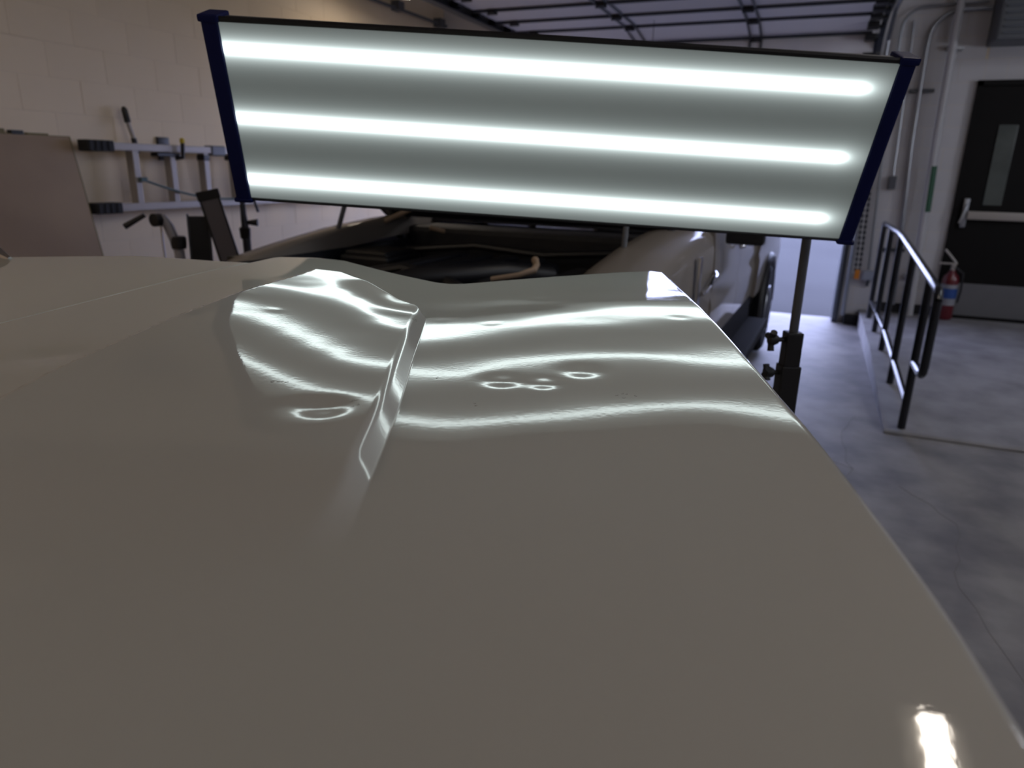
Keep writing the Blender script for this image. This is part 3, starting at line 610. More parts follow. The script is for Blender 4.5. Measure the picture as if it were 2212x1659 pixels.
DC = [-3365, -3902, -4417, -4924, -5417, -5893, -6350, -6784, -7191, -7568, -7912, -8220, -8491, -8721, -8912, -9063, -9175, -9250, -9290, -9298, -9278, -9233, -9169, -9088, -8997, -8900, -8802, -8708,
-8623, -8550, -8494, -8458, -8443, -8452, -8484, -8539, -8617, -8714, -8831, -8964, -9113, -9274, -9444, -9622, -2172, -2690, -3209, -3721, -4223, -4710, -5179, -5628, -6052, -6448, -6813, -7142,
-7435, -7689, -7903, -8077, -8212, -8310, -8373, -8402, -8403, -8378, -8331, -8268, -8193, -8111, -8027, -7947, -7874, -7814, -7770, -7745, -7741, -7761, -7804, -7870, -7957, -8064, -8189, -8330,
-8485, -8650, -8823, -8996, -958, -1480, -2002, -2520, -3029, -3526, -4009, -4472, -4913, -5328, -5713, -6065, -6380, -6656, -6893, -7091, -7249, -7370, -7455, -7506, -7528, -7522, -7494, -7448,
-7389, -7322, -7252, -7185, -7125, -7077, -7044, -7031, -7039, -7070, -7124, -7200, -7297, -7413, -7546, -7695, -7856, -8026, -8201, -8376, 265, -262, -789, -1313, -1830, -2338, -2834, -3312,
-3771, -4205, -4611, -4985, -5323, -5623, -5884, -6106, -6287, -6432, -6539, -6612, -6655, -6668, -6659, -6630, -6587, -6535, -6479, -6424, -6377, -6341, -6320, -6319, -6338, -6380, -6445, -6531,
-6638, -6764, -6906, -7062, -7230, -7406, -7587, -7767, 1501, 968, 435, -96, -622, -1142, -1650, -2144, -2621, -3075, -3503, -3900, -4262, -4587, -4872, -5118, -5325, -5493, -5624, -5720,
-5784, -5818, -5827, -5816, -5788, -5751, -5708, -5667, -5631, -5607, -5598, -5608, -5639, -5692, -5768, -5865, -5983, -6118, -6270, -6435, -6611, -6795, -6982, -7169, 2754, 2214, 1674, 1135,
599, 68, -454, -964, -1459, -1934, -2384, -2806, -3192, -3542, -3854, -4126, -4358, -4552, -4708, -4828, -4914, -4969, -4998, -5004, -4992, -4968, -4939, -4910, -4887, -4874, -4877, -4899,
-4941, -5006, -5094, -5203, -5332, -5479, -5641, -5816, -6002, -6195, -6391, -6587, 4025, 3478, 2930, 2382, 1837, 1295, 759, 233, -280, -776, -1250, -1696, -2108, -2485, -2824, -3123,
-3383, -3604, -3787, -3932, -4043, -4120, -4169, -4192, -4197, -4187, -4170, -4153, -4141, -4141, -4156, -4190, -4245, -4323, -4424, -4546, -4687, -4847, -5022, -5209, -5406, -5609, -5816, -6023,
5316, 4761, 4205, 3650, 3094, 2541, 1993, 1451, 919, 402, -95, -567, -1005, -1409, -1776, -2104, -2394, -2644, -2856, -3029, -3166, -3268, -3338, -3380, -3400, -3404, -3400, -3394,
-3394, -3405, -3433, -3481, -3550, -3643, -3758, -3895, -4052, -4226, -4414, -4615, -4825, -5042, -5261, -5480, 6628, 6065, 5502, 4938, 4374, 3810, 3249, 2692, 2143, 1605, 1085, 589,
124, -308, -704, -1063, -1384, -1667, -1910, -2115, -2281, -2409, -2503, -2564, -2601, -2619, -2626, -2632, -2642, -2666, -2708, -2771, -2857, -2967, -3099, -3253, -3427, -3618, -3823, -4039,
-4264, -4495, -4728, -4961, 7960, 7390, 6820, 6248, 5676, 5102, 4529, 3959, 3393, 2837, 2296, 1775, 1285, 824, 397, 7, -350, -667, -946, -1186, -1385, -1543, -1662, -1745,
-1799, -1829, -1848, -1864, -1886, -1923, -1980, -2060, -2166, -2295, -2448, -2623, -2816, -3026, -3250, -3484, -3725, -3972, -4221, -4470, 9311, 8734, 8158, 7580, 7000, 6418, 5835, 5253,
4674, 4101, 3539, 2996, 2481, 1993, 1534, 1110, 717, 360, 41, -239, -475, -668, -817, -923, -994, -1037, -1065, -1091, -1124, -1175, -1249, -1350, -1478, -1631, -1808, -2006,
-2223, -2456, -2700, -2953, -3213, -3477, -3743, -4009, 10679, 10097, 9516, 8932, 8346, 7758, 7167, 6575, 5984, 5397, 4819, 4254, 3717, 3201, 2711, 2251, 1818, 1419, 1055, 729,
449, 215, 32, -100, -189, -244, -279, -312, -356, -423, -517, -641, -796, -978, -1183, -1409, -1653, -1910, -2178, -2452, -2732, -3015, -3299, -3583, 12061, 11475, 10889, 10302,
9711, 9117, 8521, 7922, 7323, 6725, 6134, 5553, 4994, 4452, 3931, 3434, 2959, 2512, 2097, 1718, 1386, 1104, 880, 717, 609, 545, 506, 467, 415, 332, 214, 61,
-126, -341, -579, -837, -1111, -1395, -1688, -1986, -2286, -2588, -2891, -3194, 13453, 12864, 12275, 11684, 11091, 10494, 9894, 9291, 8687, 8083, 7482, 6887, 6311, 5745, 5193, 4660,
4139, 3642, 3170, 2729, 2335, 1995, 1720, 1520, 1390, 1321, 1284, 1250, 1185, 1083, 938, 751, 526, 272, -4, -298, -604, -918, -1237, -1558, -1880, -2202, -2524, -2845,
14850, 14259, 13668, 13075, 12480, 11882, 11281, 10677, 10071, 9465, 8859, 8258, 7664, 7078, 6498, 5926, 5362, 4808, 4272, 3763, 3294, 2882, 2544, 2295, 2141, 2069, 2048, 2013,
1949, 1826, 1647, 1418, 1149, 852, 533, 202, -139, -484, -830, -1175, -1519, -1860, -2201, -2541, 16246, 15654, 15062, 14468, 13873, 13276, 12675, 12072, 11467, 10861, 10254, 9648,
9043, 8439, 7834, 7227, 6617, 6007, 5403, 4815, 4260, 3759, 3339, 3025, 2835, 2766, 2771, 2799, 2697, 2545, 2327, 2047, 1729, 1383, 1022, 650, 275, -100, -473, -842,
-1206, -1567, -1924, -2283, 17634, 17042, 16449, 15856, 15262, 14666, 14068, 13468, 12866, 12263, 11657, 11049, 10437, 9820, 9193, 8555, 7904, 7238, 6564, 5890, 5235, 4628, 4102, 3698,
3450, 3371, 3443, 3476, 3429, 3241, 2952, 2618, 2246, 1853, 1448, 1039, 630, 226, -172, -562, -946, -1323, -1698, -2072, 19008, 18416, 17824, 17231, 16638, 16045, 15450, 14855,
14258, 13660, 13058, 12451, 11836, 11211, 10569, 9907, 9218, 8502, 7758, 6995, 6232, 5499, 4842, 4314, 3970, 3850, 3946, 4336, 4156, 3818, 3495, 3102, 2685, 2247, 1802, 1358,
920, 490, 70, -339, -740, -1133, -1522, -1911, 20360, 19768, 19176, 18584, 17993, 17403, 16813, 16223, 15632, 15040, 14444, 13842, 13230, 12602, 11952, 11273, 10557, 9798, 8992, 8143,
7266, 6395, 5585, 4907, 4415, 4194, 4204, 4289, 4431, 4257, 3908, 3489, 3029, 2554, 2075, 1602, 1139, 688, 250, -175, -590, -995, -1396, -1797, 21682, 21090, 20498, 19907,
19318, 18730, 18145, 17561, 16977, 16393, 15805, 15210, 14604, 13980, 13330, 12644, 11913, 11124, 10269, 9345, 8360, 7348, 6371, 5515, 4925, 4557, 4581, 4973, 4847, 4616, 4226, 3768,
3273, 2766, 2261, 1766, 1284, 818, 367, -70, -494, -910, -1319, -1730, 22967, 22375, 21782, 21191, 20603, 20018, 19437, 18858, 18282, 17706, 17127, 16542, 15945, 15330, 14687, 14005,
13271, 12470, 11587, 10608, 9534, 8382, 7245, 6259, 5471, 5230, 5358, 5483, 5276, 4898, 4445, 3939, 3412, 2881, 2359, 1849, 1357, 882, 424, -20, -451, -872, -1288, -1705,
24207, 23613, 23020, 22428, 21840, 21257, 20678, 20104, 19534, 18966, 18396, 17822, 17237, 16634, 16003, 15334, 14610, 13815, 12925, 11925, 10783, 9531, 8187, 7049, 6376, 6110, 5912, 5770,
5510, 5047, 4541, 3996, 3446, 2901, 2370, 1856, 1361, 884, 424, -21, -454, -879, -1298, -1718, 25396, 24800, 24203, 23609, 23020, 22437, 21860, 21289, 20723, 20161, 19600, 19035,
18461, 17871, 17256, 16603, 15898, 15121, 14252, 13250, 12104, 10726, 9324, 8035, 7320, 6747, 6317, 6078, 5560, 5066, 4502, 3941, 3378, 2832, 2303, 1794, 1304, 833, 377, -65,
-497, -921, -1341, -1761, 26527, 25926, 25326, 24728, 24136, 23551, 22973, 22403, 21839, 21280, 20724, 20166, 19600, 19021, 18419, 17782, 17095, 16343, 15492, 14534, 13352, 12002, 10062, 8942,
8026, 7202, 6577, 5998, 5510, 4924, 4355, 3779, 3222, 2684, 2169, 1674, 1198, 738, 292, -143, -571, -992, -1410, -1828, 27595, 26988, 26381, 25778, 25181, 24591, 24010, 23437,
22872, 22313, 21757, 21201, 20639, 20065, 19469, 18840, 18165, 17419, 16593, 15610, 14515, 12910, 10943, 9741, 8480, 7535, 6424, 5889, 5287, 4698, 4107, 3538, 2994, 2477, 1984, 1512,
1056, 614, 181, -244, -663, -1080, -1495, -1909, 28595, 27981, 27366, 26754, 26150, 25553, 24965, 24385, 23814, 23250, 22689, 22129, 21564, 20986, 20387, 19755, 19073, 18321, 17468, 16475,
15271, 13639, 11663, 10178, 8872, 7439, 6528, 5695, 5041, 4402, 3801, 3240, 2719, 2231, 1770, 1327, 897, 476, 60, -352, -763, -1174, -1584, -1994, 29525, 28900, 28275, 27653,
27038, 26431, 25833, 25243, 24662, 24087, 23515, 22943, 22366, 21775, 21162, 20513, 19810, 19024, 18135, 17056, 15828, 14095, 12240, 10571, 8873, 7639, 6397, 5504, 4800, 4073, 3461, 2911,
2423, 1973, 1549, 1140, 739, 341, -56, -456, -858, -1262, -1668, -2074, 30382, 29744, 29107, 28473, 27845, 27224, 26612, 26008, 25411, 24819, 24230, 23639, 23042, 22429, 21791, 21113,
20374, 19551, 18591, 17468, 16050, 14455, 12526, 10644, 9143, 7626, 6500, 5571, 4474, 3728, 3087, 2579, 2132, 1730, 1348, 975, 604, 229, -152, -540, -934, -1333, -1736, -2138,
31165, 30513, 29861, 29212, 28569, 27932, 27302, 26680, 26062, 25448, 24835, 24218, 23592, 22947, 22275, 21560, 20783, 19912, 18916, 17720, 16297, 14449, 12671, 10986, 9248, 7631, 6358, 5057,
4063, 3286, 2720, 2268, 1885, 1535, 1196, 857, 511, 155, -212, -590, -979, -1375, -1777, -2177, 31874, 31206, 30537, 29872, 29211, 28555, 27905, 27259, 26617, 25976, 25333, 24683,
24021, 23338, 22624, 21865, 21043, 20134, 19109, 17920, 16559, 14888, 13068, 11128, 9263, 7681, 5804, 4373, 3502, 2845, 2397, 2036, 1723, 1423, 1121, 808, 481, 137, -222, -596,
-983, -1380, -1783, -2185, 32512, 31826, 31139, 30454, 29774, 29096, 28423, 27752, 27081, 26409, 25731, 25042, 24338, 23609, 22846, 22038, 21167, 20218, 19160, 17987, 16632, 15197, 13065, 11144,
9346, 7475, 5323, 3849, 2969, 2542, 2215, 1955, 1696, 1432, 1150, 849, 528, 187, -172, -548, -938, -1339, -1747, -2154, 32767, 32374, 31668, 30964, 30261, 29561, 28862, 28162,
27461, 26753, 26037, 25306, 24554, 23775, 22958, 22093, 21168, 20165, 19071, 17843, 16474, 14730, 12969, 11125, 9180, 7134, 4383, 2909, 2805, 2489, 2318, 2085, 1851, 1586, 1302, 993,
663, 313, -56, -440, -839, -1249, -1665, -2080, 32767, 32767, 32130, 31404, 30679, 29955, 29228, 28499, 27764, 27020, 26262, 25486, 24685, 23852, 22978, 22052, 21065, 20002, 18848, 17589,
16188, 14645, 12798, 10842, 8901, 6522, 3976, 3468, 3188, 2994, 2744, 2485, 2201, 1900, 1580, 1242, 887, 516, 129, -272, -685, -1107, -1535, -1962, 32767, 32767, 32529, 31782,
31034, 30284, 29530, 28770, 28001, 27219, 26420, 25598, 24747, 23860, 22927, 21940, 20888, 19758, 18541, 17223, 15791, 14239, 12407, 10472, 8642, 6042, 5652, 5095, 4409, 3944, 3507, 3116,
2732, 2355, 1975, 1589, 1195, 792, 379, -43, -475, -914, -1357, -1800, 32767, 32767, 32767, 32103, 31332, 30557, 29776, 28985, 28183, 27364, 26525, 25659, 24759, 23820, 22832, 21786,
20672, 19480, 18194, 16815, 15296, 13700, 11845, 10387, 8181, 7287, 8205, 6731, 5929, 5086, 4464, 3894, 3391, 2916, 2461, 2016, 1575, 1133, 688, 238, -216, -674, -1135, -1596,
32767, 32767, 32767, 32375, 31581, 30781, 29973, 29154, 28320, 27467, 26589, 25683, 24740, 23754, 22718, 21621, 20457, 19211, 17883, 16445, 14938, 13254, 11780, 10097, 9095, 9444, 8785, 8175,
7106, 6227, 5416, 4727, 4104, 3538, 3007, 2500, 2007, 1523, 1044, 566, 87, -392, -873, -1354, 32767, 32767, 32767, 32603, 31788, 30965, 30133, 29286, 28423, 27538, 26628, 25685,
24706, 23682, 22607, 21474, 20274, 19002, 17650, 16224, 14715, 13210, 11639, 10410, 10843, 10502, 9860, 9007, 8087, 7151, 6296, 5518, 4818, 4175, 3579, 3015, 2475, 1950, 1436, 929,
426, -76, -577, -1078, 32767, 32767, 32767, 32767, 31961, 31117, 30262, 29391, 28502, 27590, 26651, 25680, 24671, 23620, 22519, 21364, 20150, 18874, 17536, 16149, 14719, 13340, 11965, 11274,
10989, 10871, 10358, 9646, 8785, 7901, 7039, 6234, 5487, 4796, 4150, 3540, 2959, 2398, 1853, 1318, 791, 268, -253, -774, 32767, 32767, 32767, 32767, 32107, 31244, 30368, 29477,
28566, 27632, 26670, 25677, 24648, 23579, 22465, 21304, 20094, 18837, 17541, 16218, 14911, 13658, 12620, 11890, 11574, 11217, 10742, 10085, 9319, 8492, 7663, 6860, 6098, 5379, 4701, 4059,
3446, 2855, 2283, 1724, 1175, 632, 92, -448, 32767, 32767, 32767, 32767, 32231, 31352, 30459, 29550, 28622, 27671, 26693, 25685, 24644, 23568, 22453, 21299, 20108, 18887, 17646, 16408,
15207, 14108, 13169, 12493, 11983, 11566, 11062, 10453, 9743, 8976, 8186, 7404, 6645, 5918, 5224, 4560, 3924, 3311, 2717, 2138, 1569, 1008, 451, -106, 32767, 32767, 32767, 32767,
32341, 31447, 30541, 29618, 28676, 27713, 26724, 25709, 24664, 23588, 22482, 21345, 20184, 19007, 17828, 16670, 15568, 14560, 13701, 12997, 12441, 11924, 11388, 10785, 10113, 9389, 8638, 7882,
7137, 6413, 5713, 5039, 4388, 3760, 3149, 2553, 1968, 1392, 820, 247, 32767, 32767, 32767, 32767, 32441, 31536, 30618, 29685, 28734, 27763, 26769, 25751, 24709, 23641, 22550, 21438,
20311, 19181, 18062, 16974, 15945, 15005, 14176, 13470, 12853, 12288, 11716, 11109, 10455, 9761, 9041, 8311, 7583, 6868, 6170, 5492, 4834, 4195, 3573, 2964, 2367, 1777, 1192, 607,
32767, 32767, 32767, 32767, 32535, 31621, 30695, 29755, 28798, 27823, 26829, 25814, 24778, 23723, 22652, 21567, 20478, 19393, 18327, 17297, 16325, 15427, 14621, 13901, 13256, 12648, 12048, 11431,
10784, 10109, 9412, 8703, 7994, 7290, 6598, 5922, 5261, 4616, 3986, 3368, 2761, 2161, 1565, 969, 32767, 32767, 32767, 32767, 32627, 31707, 30775, 29830, 28871, 27896, 26904, 25895,
24871, 23832, 22782, 21727, 20673, 19629, 18609, 17626, 16695, 15829, 15034, 14309, 13638, 13004, 12381, 11753, 11108, 10443, 9762, 9071, 8377, 7685, 7002, 6329, 5669, 5022, 4387, 3763,
3148, 2540, 1936, 1331, 32767, 32767, 32767, 32767, 32720, 31795, 30860, 29913, 28954, 27981, 26995, 25996, 24984, 23963, 22936, 21909, 20888, 19881, 18899, 17954, 17055, 16210, 15424, 14693,
14008, 13353, 12713, 12074, 11428, 10769, 10099, 9421, 8740, 8059, 7384, 6717, 6059, 5412, 4775, 4147, 3527, 2913, 2302, 1691, 32767, 32767, 32767, 32767, 32767, 31888, 30952, 30005,
29048, 28080, 27101, 26112, 25115, 24113, 23108, 22107, 21116, 20141, 19192, 18276, 17402, 16574, 15794, 15060, 14364, 13695, 13042, 12395, 11745, 11090, 10427, 9759, 9088, 8417, 7750, 7088,
6434, 5788, 5151, 4521, 3897, 3279, 2663, 2047, 32767, 32767, 32767, 32767, 32767, 31988, 31051, 30106, 29153, 28191, 27221, 26244, 25261, 24277, 23294, 22318, 21352, 20405, 19483, 18592,
17737, 16922, 16148, 15412, 14708, 14030, 13367, 12713, 12060, 11406, 10748, 10087, 9424, 8762, 8102, 7446, 6796, 6152, 5515, 4884, 4258, 3636, 3017, 2397, 32767, 32767, 32767, 32767,
32767, 32094, 31159, 30217, 29269, 28314, 27353, 26388, 25420, 24453, 23491, 22536, 21594, 20671, 19771, 18900, 18061, 17257, 16487, 15751, 15043, 14357, 13688, 13028, 12373, 11719, 11064, 10409,
9752, 9096, 8442, 7792, 7146, 6504, 5868, 5237, 4610, 3986, 3365, 2742, 32767, 32767, 32767, 32767, 32767, 32208, 31275, 30337, 29395, 28447, 27496, 26543, 25590, 24639, 23695, 22760,
21838, 20935, 20055, 19200, 18375, 17580, 16815, 16079, 15368, 14678, 14004, 13340, 12683, 12029, 11377, 10725, 10073, 9423, 8774, 8128, 7486, 6847, 6212, 5582, 4954, 4329, 3706, 3082,
32767, 32767, 32767, 32767, 32767, 32330, 31400, 30467, 29530, 28590, 27649, 26707, 25768, 24832, 23904, 22987, 22084, 21198, 20334, 19494, 18679, 17892, 17132, 16398, 15686, 14993, 14316, 13649,
12990, 12337, 11686, 11037, 10389, 9743, 9098, 8457, 7817, 7181, 6548, 5918, 5291, 4666, 4041, 3417, 32767, 32767, 32767, 32767, 32767, 32459, 31533, 30604, 29674, 28742, 27810, 26880,
25952, 25031, 24118, 23216, 22329, 21459, 20608, 19780, 18976, 18196, 17441, 16708, 15996, 15302, 14623, 13955, 13295, 12641, 11992, 11345, 10700, 10058, 9417, 8779, 8142, 7509, 6877, 6248,
5621, 4996, 4371, 3746, 32767, 32767, 32767, 32767, 32767, 32595, 31673, 30750, 29825, 28901, 27978, 27058, 26143, 25234, 24335, 23447, 22573, 21716, 20878, 20061, 19266, 18492, 17741, 17011,
16300, 15606, 14926, 14257, 13597, 12943, 12295, 11650, 11008, 10369, 9731, 9096, 8462, 7830, 7201, 6573, 5946, 5321, 4696, 4071, 32767, 32767, 32767, 32767, 32767, 32739, 31820, 30902,
29984, 29067, 28153, 27242, 26338, 25441, 24553, 23678, 22817, 21971, 21144, 20336, 19549, 18782, 18035, 17308, 16598, 15905, 15225, 14556, 13896, 13243, 12596, 11953, 11313, 10676, 10041, 9408,
8777, 8147, 7519, 6892, 6267, 5642, 5017, 4392, 32767, 32767, 32767, 32767, 32767, 32767, 31974, 31060, 30148, 29239, 28332, 27431, 26536, 25650, 24773, 23909, 23058, 22224, 21406, 20607,
19827, 19066, 18324, 17599, 16892, 16200, 15520, 14852, 14193, 13541, 12895, 12254, 11616, 10981, 10349, 9718, 9089, 8461, 7834, 7208, 6583, 5959, 5334, 4710, 32767, 32767, 32767, 32767,
32767, 32767, 32133, 31224, 30318, 29415, 28516, 27623, 26737, 25860, 24994, 24139, 23299, 22474, 21665, 20873, 20100, 19345, 18607, 17886, 17182, 16491, 15813, 15146, 14488, 13838, 13193, 12554,
11918, 11285, 10654, 10025, 9398, 8771, 8146, 7521, 6897, 6273, 5649, 5025, 32767, 32767, 32767, 32767, 32767, 32767, 32296, 31392, 30491, 29595, 28703, 27818, 26941, 26072, 25215, 24370,
23538, 22721, 21920, 21136, 20369, 19620, 18887, 18170, 17468, 16779, 16103, 15438, 14782, 14133, 13490, 12852, 12218, 11586, 10958, 10330, 9705, 9080, 8456, 7832, 7208, 6585, 5961, 5338,
32767, 32767, 32767, 32767, 32767, 32767, 32463, 31564, 30668, 29778, 28893, 28015, 27145, 26285, 25436, 24599, 23776, 22967, 22174, 21397, 20636, 19891, 19163, 18450, 17751, 17066, 16392, 15728,
15074, 14427, 13785, 13149, 12517, 11887, 11260, 10635, 10010, 9387, 8764, 8141, 7518, 6895, 6272, 5649, 32767, 32767, 32767, 32767, 32767, 32767, 32632, 31737, 30847, 29962, 29084, 28213,
27351, 26499, 25657, 24829, 24013, 23212, 22426, 21655, 20900, 20161, 19437, 18728, 18033, 17350, 16679, 16018, 15365, 14720, 14081, 13446, 12815, 12188, 11562, 10938, 10315, 9693, 9071, 8449,
7827, 7204, 6582, 5960, 32767, 32767, 32767, 32767, 32767, 32767, 32767, 31912, 31027, 30148, 29276, 28412, 27557, 26712, 25879, 25058, 24250, 23456, 22676, 21912, 21163, 20430, 19710, 19006,
18314, 17634, 16966, 16307, 15656, 15013, 14376, 13743, 13114, 12488, 11864, 11242, 10620, 9999, 9378, 8757, 8135, 7513, 6891, 6267, 32767, 32767, 32767, 32767, 32767, 32767, 32767, 32087,
31207, 30334, 29468, 28611, 27763, 26926, 26100, 25286, 24486, 23699, 22927, 22169, 21426, 20698, 19984, 19283, 18595, 17918, 17252, 16596, 15947, 15306, 14671, 14040, 13412, 12788, 12166, 11545,
10925, 10305, 9685, 9065, 8443, 7823, 7199, 6586]
def dec(s): return np.array(s, float)*2e-6 - .17
GR = (-1.5, -.1, .05, 56); GD = (-.9, -.1, .03, 44)
RCa = dec(RC); DCa = dec(DC)
GR = GR[:3] + (56, len(RCa)//56); GD = GD[:3] + (44, len(DCa)//44)
def spl(c, g, x, y):
    x0, y0, sp, nx, ny = g
    u = np.clip((x - x0)/sp, 0, nx - 3.001); v = np.clip((y - y0)/sp, 0, ny - 3.001)
    i = np.floor(u).astype(int); j = np.floor(v).astype(int); u = u - i; v = v - j
    B = lambda t: [(1-t)**3/6, (3*t**3 - 6*t*t + 4)/6, (-3*t**3 + 3*t*t + 3*t + 1)/6, t**3/6]
    bu, bv = B(u), B(v); z = 0
    for b in range(4):
        for a in range(4):
            z = z + bu[a]*bv[b]*c[(j + b)*nx + i + a]
    return z
# outlines in plan (photographer's frame)
GAP = np.array([(-.68, -.4), (-.655, 0), (-.60, .45), (-.5672, .7503), (-.5554, .8285), (-.5394, .9321), (-.5156, 1.056), (-.4912, 1.1514), (-.4658, 1.2285), (-.45, 1.29), (-.44, 1.33)])
RIGHT = np.array([(.14, -.4), (.150, 0), (.160, .12), (.1664, .1786), (.1746, .2183), (.1819, .2552), (.1881, .3016), (.1961, .3693), (.2066, .4658), (.2099, .5212), (.2176, .6141), (.2274, .7389), (.2411, .9178), (.2496, 1.0525), (.258, 1.20), (.262, 1.3)])
FAR = np.array([(-.46, 1.245), (-.4437, 1.3104), (-.3752, 1.3134), (-.3131, 1.2897), (-.2246, 1.2017), (-.1596, 1.1354), (-.1207, 1.0935), (-.1015, 1.0822), (-.08, 1.0837), (-.008, 1.1221), (.1095, 1.1834), (.1946, 1.2264), (.245, 1.2462), (.262, 1.232)])
RIDGE = np.array([(-.04, -.4), (-.052, 0), (-.0634, .1675), (-.0675, .2026), (-.0739, .2542), (-.0785, .3078), (-.0798, .3316), (-.0803, .3647), (-.0814, .4147), (-.0826, .4774), (-.0908, .6048), (-.1015, .7738), (-.107, .86), (-.1085, .95), (-.1015, 1.09)])
LFAR = np.array([(-1.05, 1.17), (-.8974, 1.2164), (-.8311, 1.2388), (-.7593, 1.2568), (-.6937, 1.2746), (-.5911, 1.2533), (-.5177, 1.236), (-.46, 1.2285)])
def li(t, a, k=1): return np.interp(t, a[:, 1 - k], a[:, k])
fx = lambda A: (lambda y: np.interp(y, A[:, 1], A[:, 0]))
def smooth_curve(A, axis, w):
    """resample a polyline and round its corners"""
    t = np.linspace(A[0, axis], A[-1, axis], 600); v = np.interp(t, A[:, axis], A[:, 1 - axis])
    n = max(3, int(w/(t[1] - t[0]))); k = np.hanning(n + 2)[1:-1]; k /= k.sum()
    vp = np.concatenate([np.full(n, v[0]) + (np.arange(-n, 0))*(v[1]-v[0]), v, np.full(n, v[-1]) + np.arange(1, n + 1)*(v[-1]-v[-2])])
    vs = np.convolve(vp, k, 'same')[n:-n]
    return lambda q: np.interp(q, t, vs)
f_gap = smooth_curve(GAP, 1, .12); f_right = smooth_curve(RIGHT, 1, .10); f_ridge = smooth_curve(RIDGE, 1, .06)
f_far = smooth_curve(FAR, 0, .018); f_lfar = smooth_curve(LFAR, 0, .05)

# edge lines of the raised panel (left and front), signed distance positive inside
def seg_dist(x, y, a, b):
    a = np.array(a); b = np.array(b); d = b - a; L = np.hypot(*d); n = np.array([-d[1], d[0]])/L
    return -((x - a[0])*n[0] + (y - a[1])*n[1])
def sst(q): q = np.clip(q, 0, 1); return q*q*(3 - 2*q)
def roundup(q):
    """0 at the foot with a crisp corner, softly rounded into 1 at the top"""
    q = np.clip(q, 0, None); k = .55
    return np.where(q < 1 - k/2, q, np.where(q > 1 + k/2, 1, 1 - (1 + k/2 - q)**2/(2*k)))
DENTS = []      # (x, y, radius across, radius along, depth)
DENTS = [(-0.0082, 0.5588, 0.0156, 0.0156, 0.00095), (0.0266, 0.5525, 0.0139, 0.0139, 0.0008), (0.0618, 0.5893, 0.0173, 0.0173, 0.0008), (0.0603, 0.5948, 0.0037, 0.0037, 5e-05), (0.0266, 0.5627, 0.0035, 0.0035, 4e-05), (0.0348, 0.9571, 0.0117, 0.0117, 0.0001), (-0.025, 0.7861, 0.0129, 0.0129, 0.00014000000000000001), (0.1985, 0.8174, 0.0137, 0.0137, 0.00014000000000000001), (0.1949, 0.7101, 0.0065, 0.0065, 5.9999999999999995e-05), (0.1641, 0.7136, 0.005, 0.005, 2.9999999999999997e-05), (0.0716, 0.6878, 0.0062, 0.0062, 7.000000000000001e-05), (0.0943, 0.7508, 0.0046, 0.0046, 2e-05), (0.0317, 0.6546, 0.0045, 0.0045, 2e-05), (0.116, 0.8514, 0.007, 0.007, 2.5e-05), (-0.0845, 0.8091, 0.0111, 0.0111, 0.0001), (-0.4366, 0.6233, 0.0312, 0.0312, 0.0022), (-0.2509, 0.7208, 0.0093, 0.0093, 0.00016), (-0.1299, 0.4543, 0.0153, 0.0153, 0.0013), (-0.1479, 0.4609, 0.0136, 0.0136, 0.0003), (-0.1257, 0.6679, 0.0065, 0.0065, 8e-05)]
def skin(x, y, dents=True):
    R = spl(RCa, GR, x, y); D = spl(DCa, GD, x, y)
    sR = f_ridge(y) - x                                        # distance left of the ridge line
    w = .0125 + .07*sst((.36 - y)/.22)
    m = sst((y - .29)/.07); S = roundup(sR/w)*m + sst(sR/w)*(1 - m)
    dl = seg_dist(x, y, (-.345, .47), (-.2945, 1.0125)); 
    # bend of the left edge
    dl2 = seg_dist(x, y, (-.3245, .57), (-.2885, 1.0125)); dl = np.minimum(dl, dl2) if False else seg_dist(x, y, (-.335, .50), (-.2945, 1.0))
    xe = np.interp(y, [.0, .40, .4929, .5352, .5823, .6341, .7031, .7925, .9092, 1.0125], [-.40, -.352, -.3431, -.3371, -.3309, -.3258, -.3210, -.3145, -.3055, -.292])
    wl_ = .010 + .26*sst((.50 - y)/.30)
    dl = x - xe + .006 + (wl_ - .01)*.8
    SL = sst(dl/wl_ + .0)
    df = seg_dist(x, y, (-.2945, 1.022), (-.245, 1.012)) 
    yf = np.interp(x, [-.40, -.2945, -.2484, -.1955, -.1452, -.1193, -.1019, -.06], [1.02, 1.022, 1.014, .951, .875, .853, .826, .79])
    SF = sst((yf - y)/.012)
    z = R + (D - R)*S*SL*SF*sst((y - .27)/.12)
    if dents:
        for (cx, cy, ra, rb, dz) in DENTS:
            z = z - dz*np.exp(-(((x - cx)/ra)**2 + ((y - cy)/rb)**2))
    return z

def grid_mesh(name, X, Y, Z, m, parent):
    P = vw(np.stack([X, Y, Z], -1)); n0, n1 = X.shape
    loc = np.array(parent.location)
    V = (P - loc).reshape(-1, 3)
    idx = np.arange(n0*n1).reshape(n0, n1)
    Fq = np.stack([idx[:-1, :-1], idx[:-1, 1:], idx[1:, 1:], idx[1:, :-1]], -1).reshape(-1, 4)
    me = bpy.data.meshes.new(name); me.vertices.add(len(V)); me.vertices.foreach_set('co', V.ravel())
    me.loops.add(Fq.size); me.loops.foreach_set('vertex_index', Fq.ravel())
    me.polygons.add(len(Fq)); me.polygons.foreach_set('loop_start', np.arange(0, Fq.size, 4))
    me.update(calc_edges=True); me.materials.append(m)
    me.polygons.foreach_set('use_smooth', [True]*len(Fq)); me.update()
    o = bpy.data.objects.new(name, me); COL.objects.link(o); o.parent = parent
    return o

base = vw(np.array([-.2, .6, 0])); base[2] = 0
car = thing('white_vehicle', 'white vehicle whose glossy dented hood fills the foreground', 'vehicle', tuple(base))

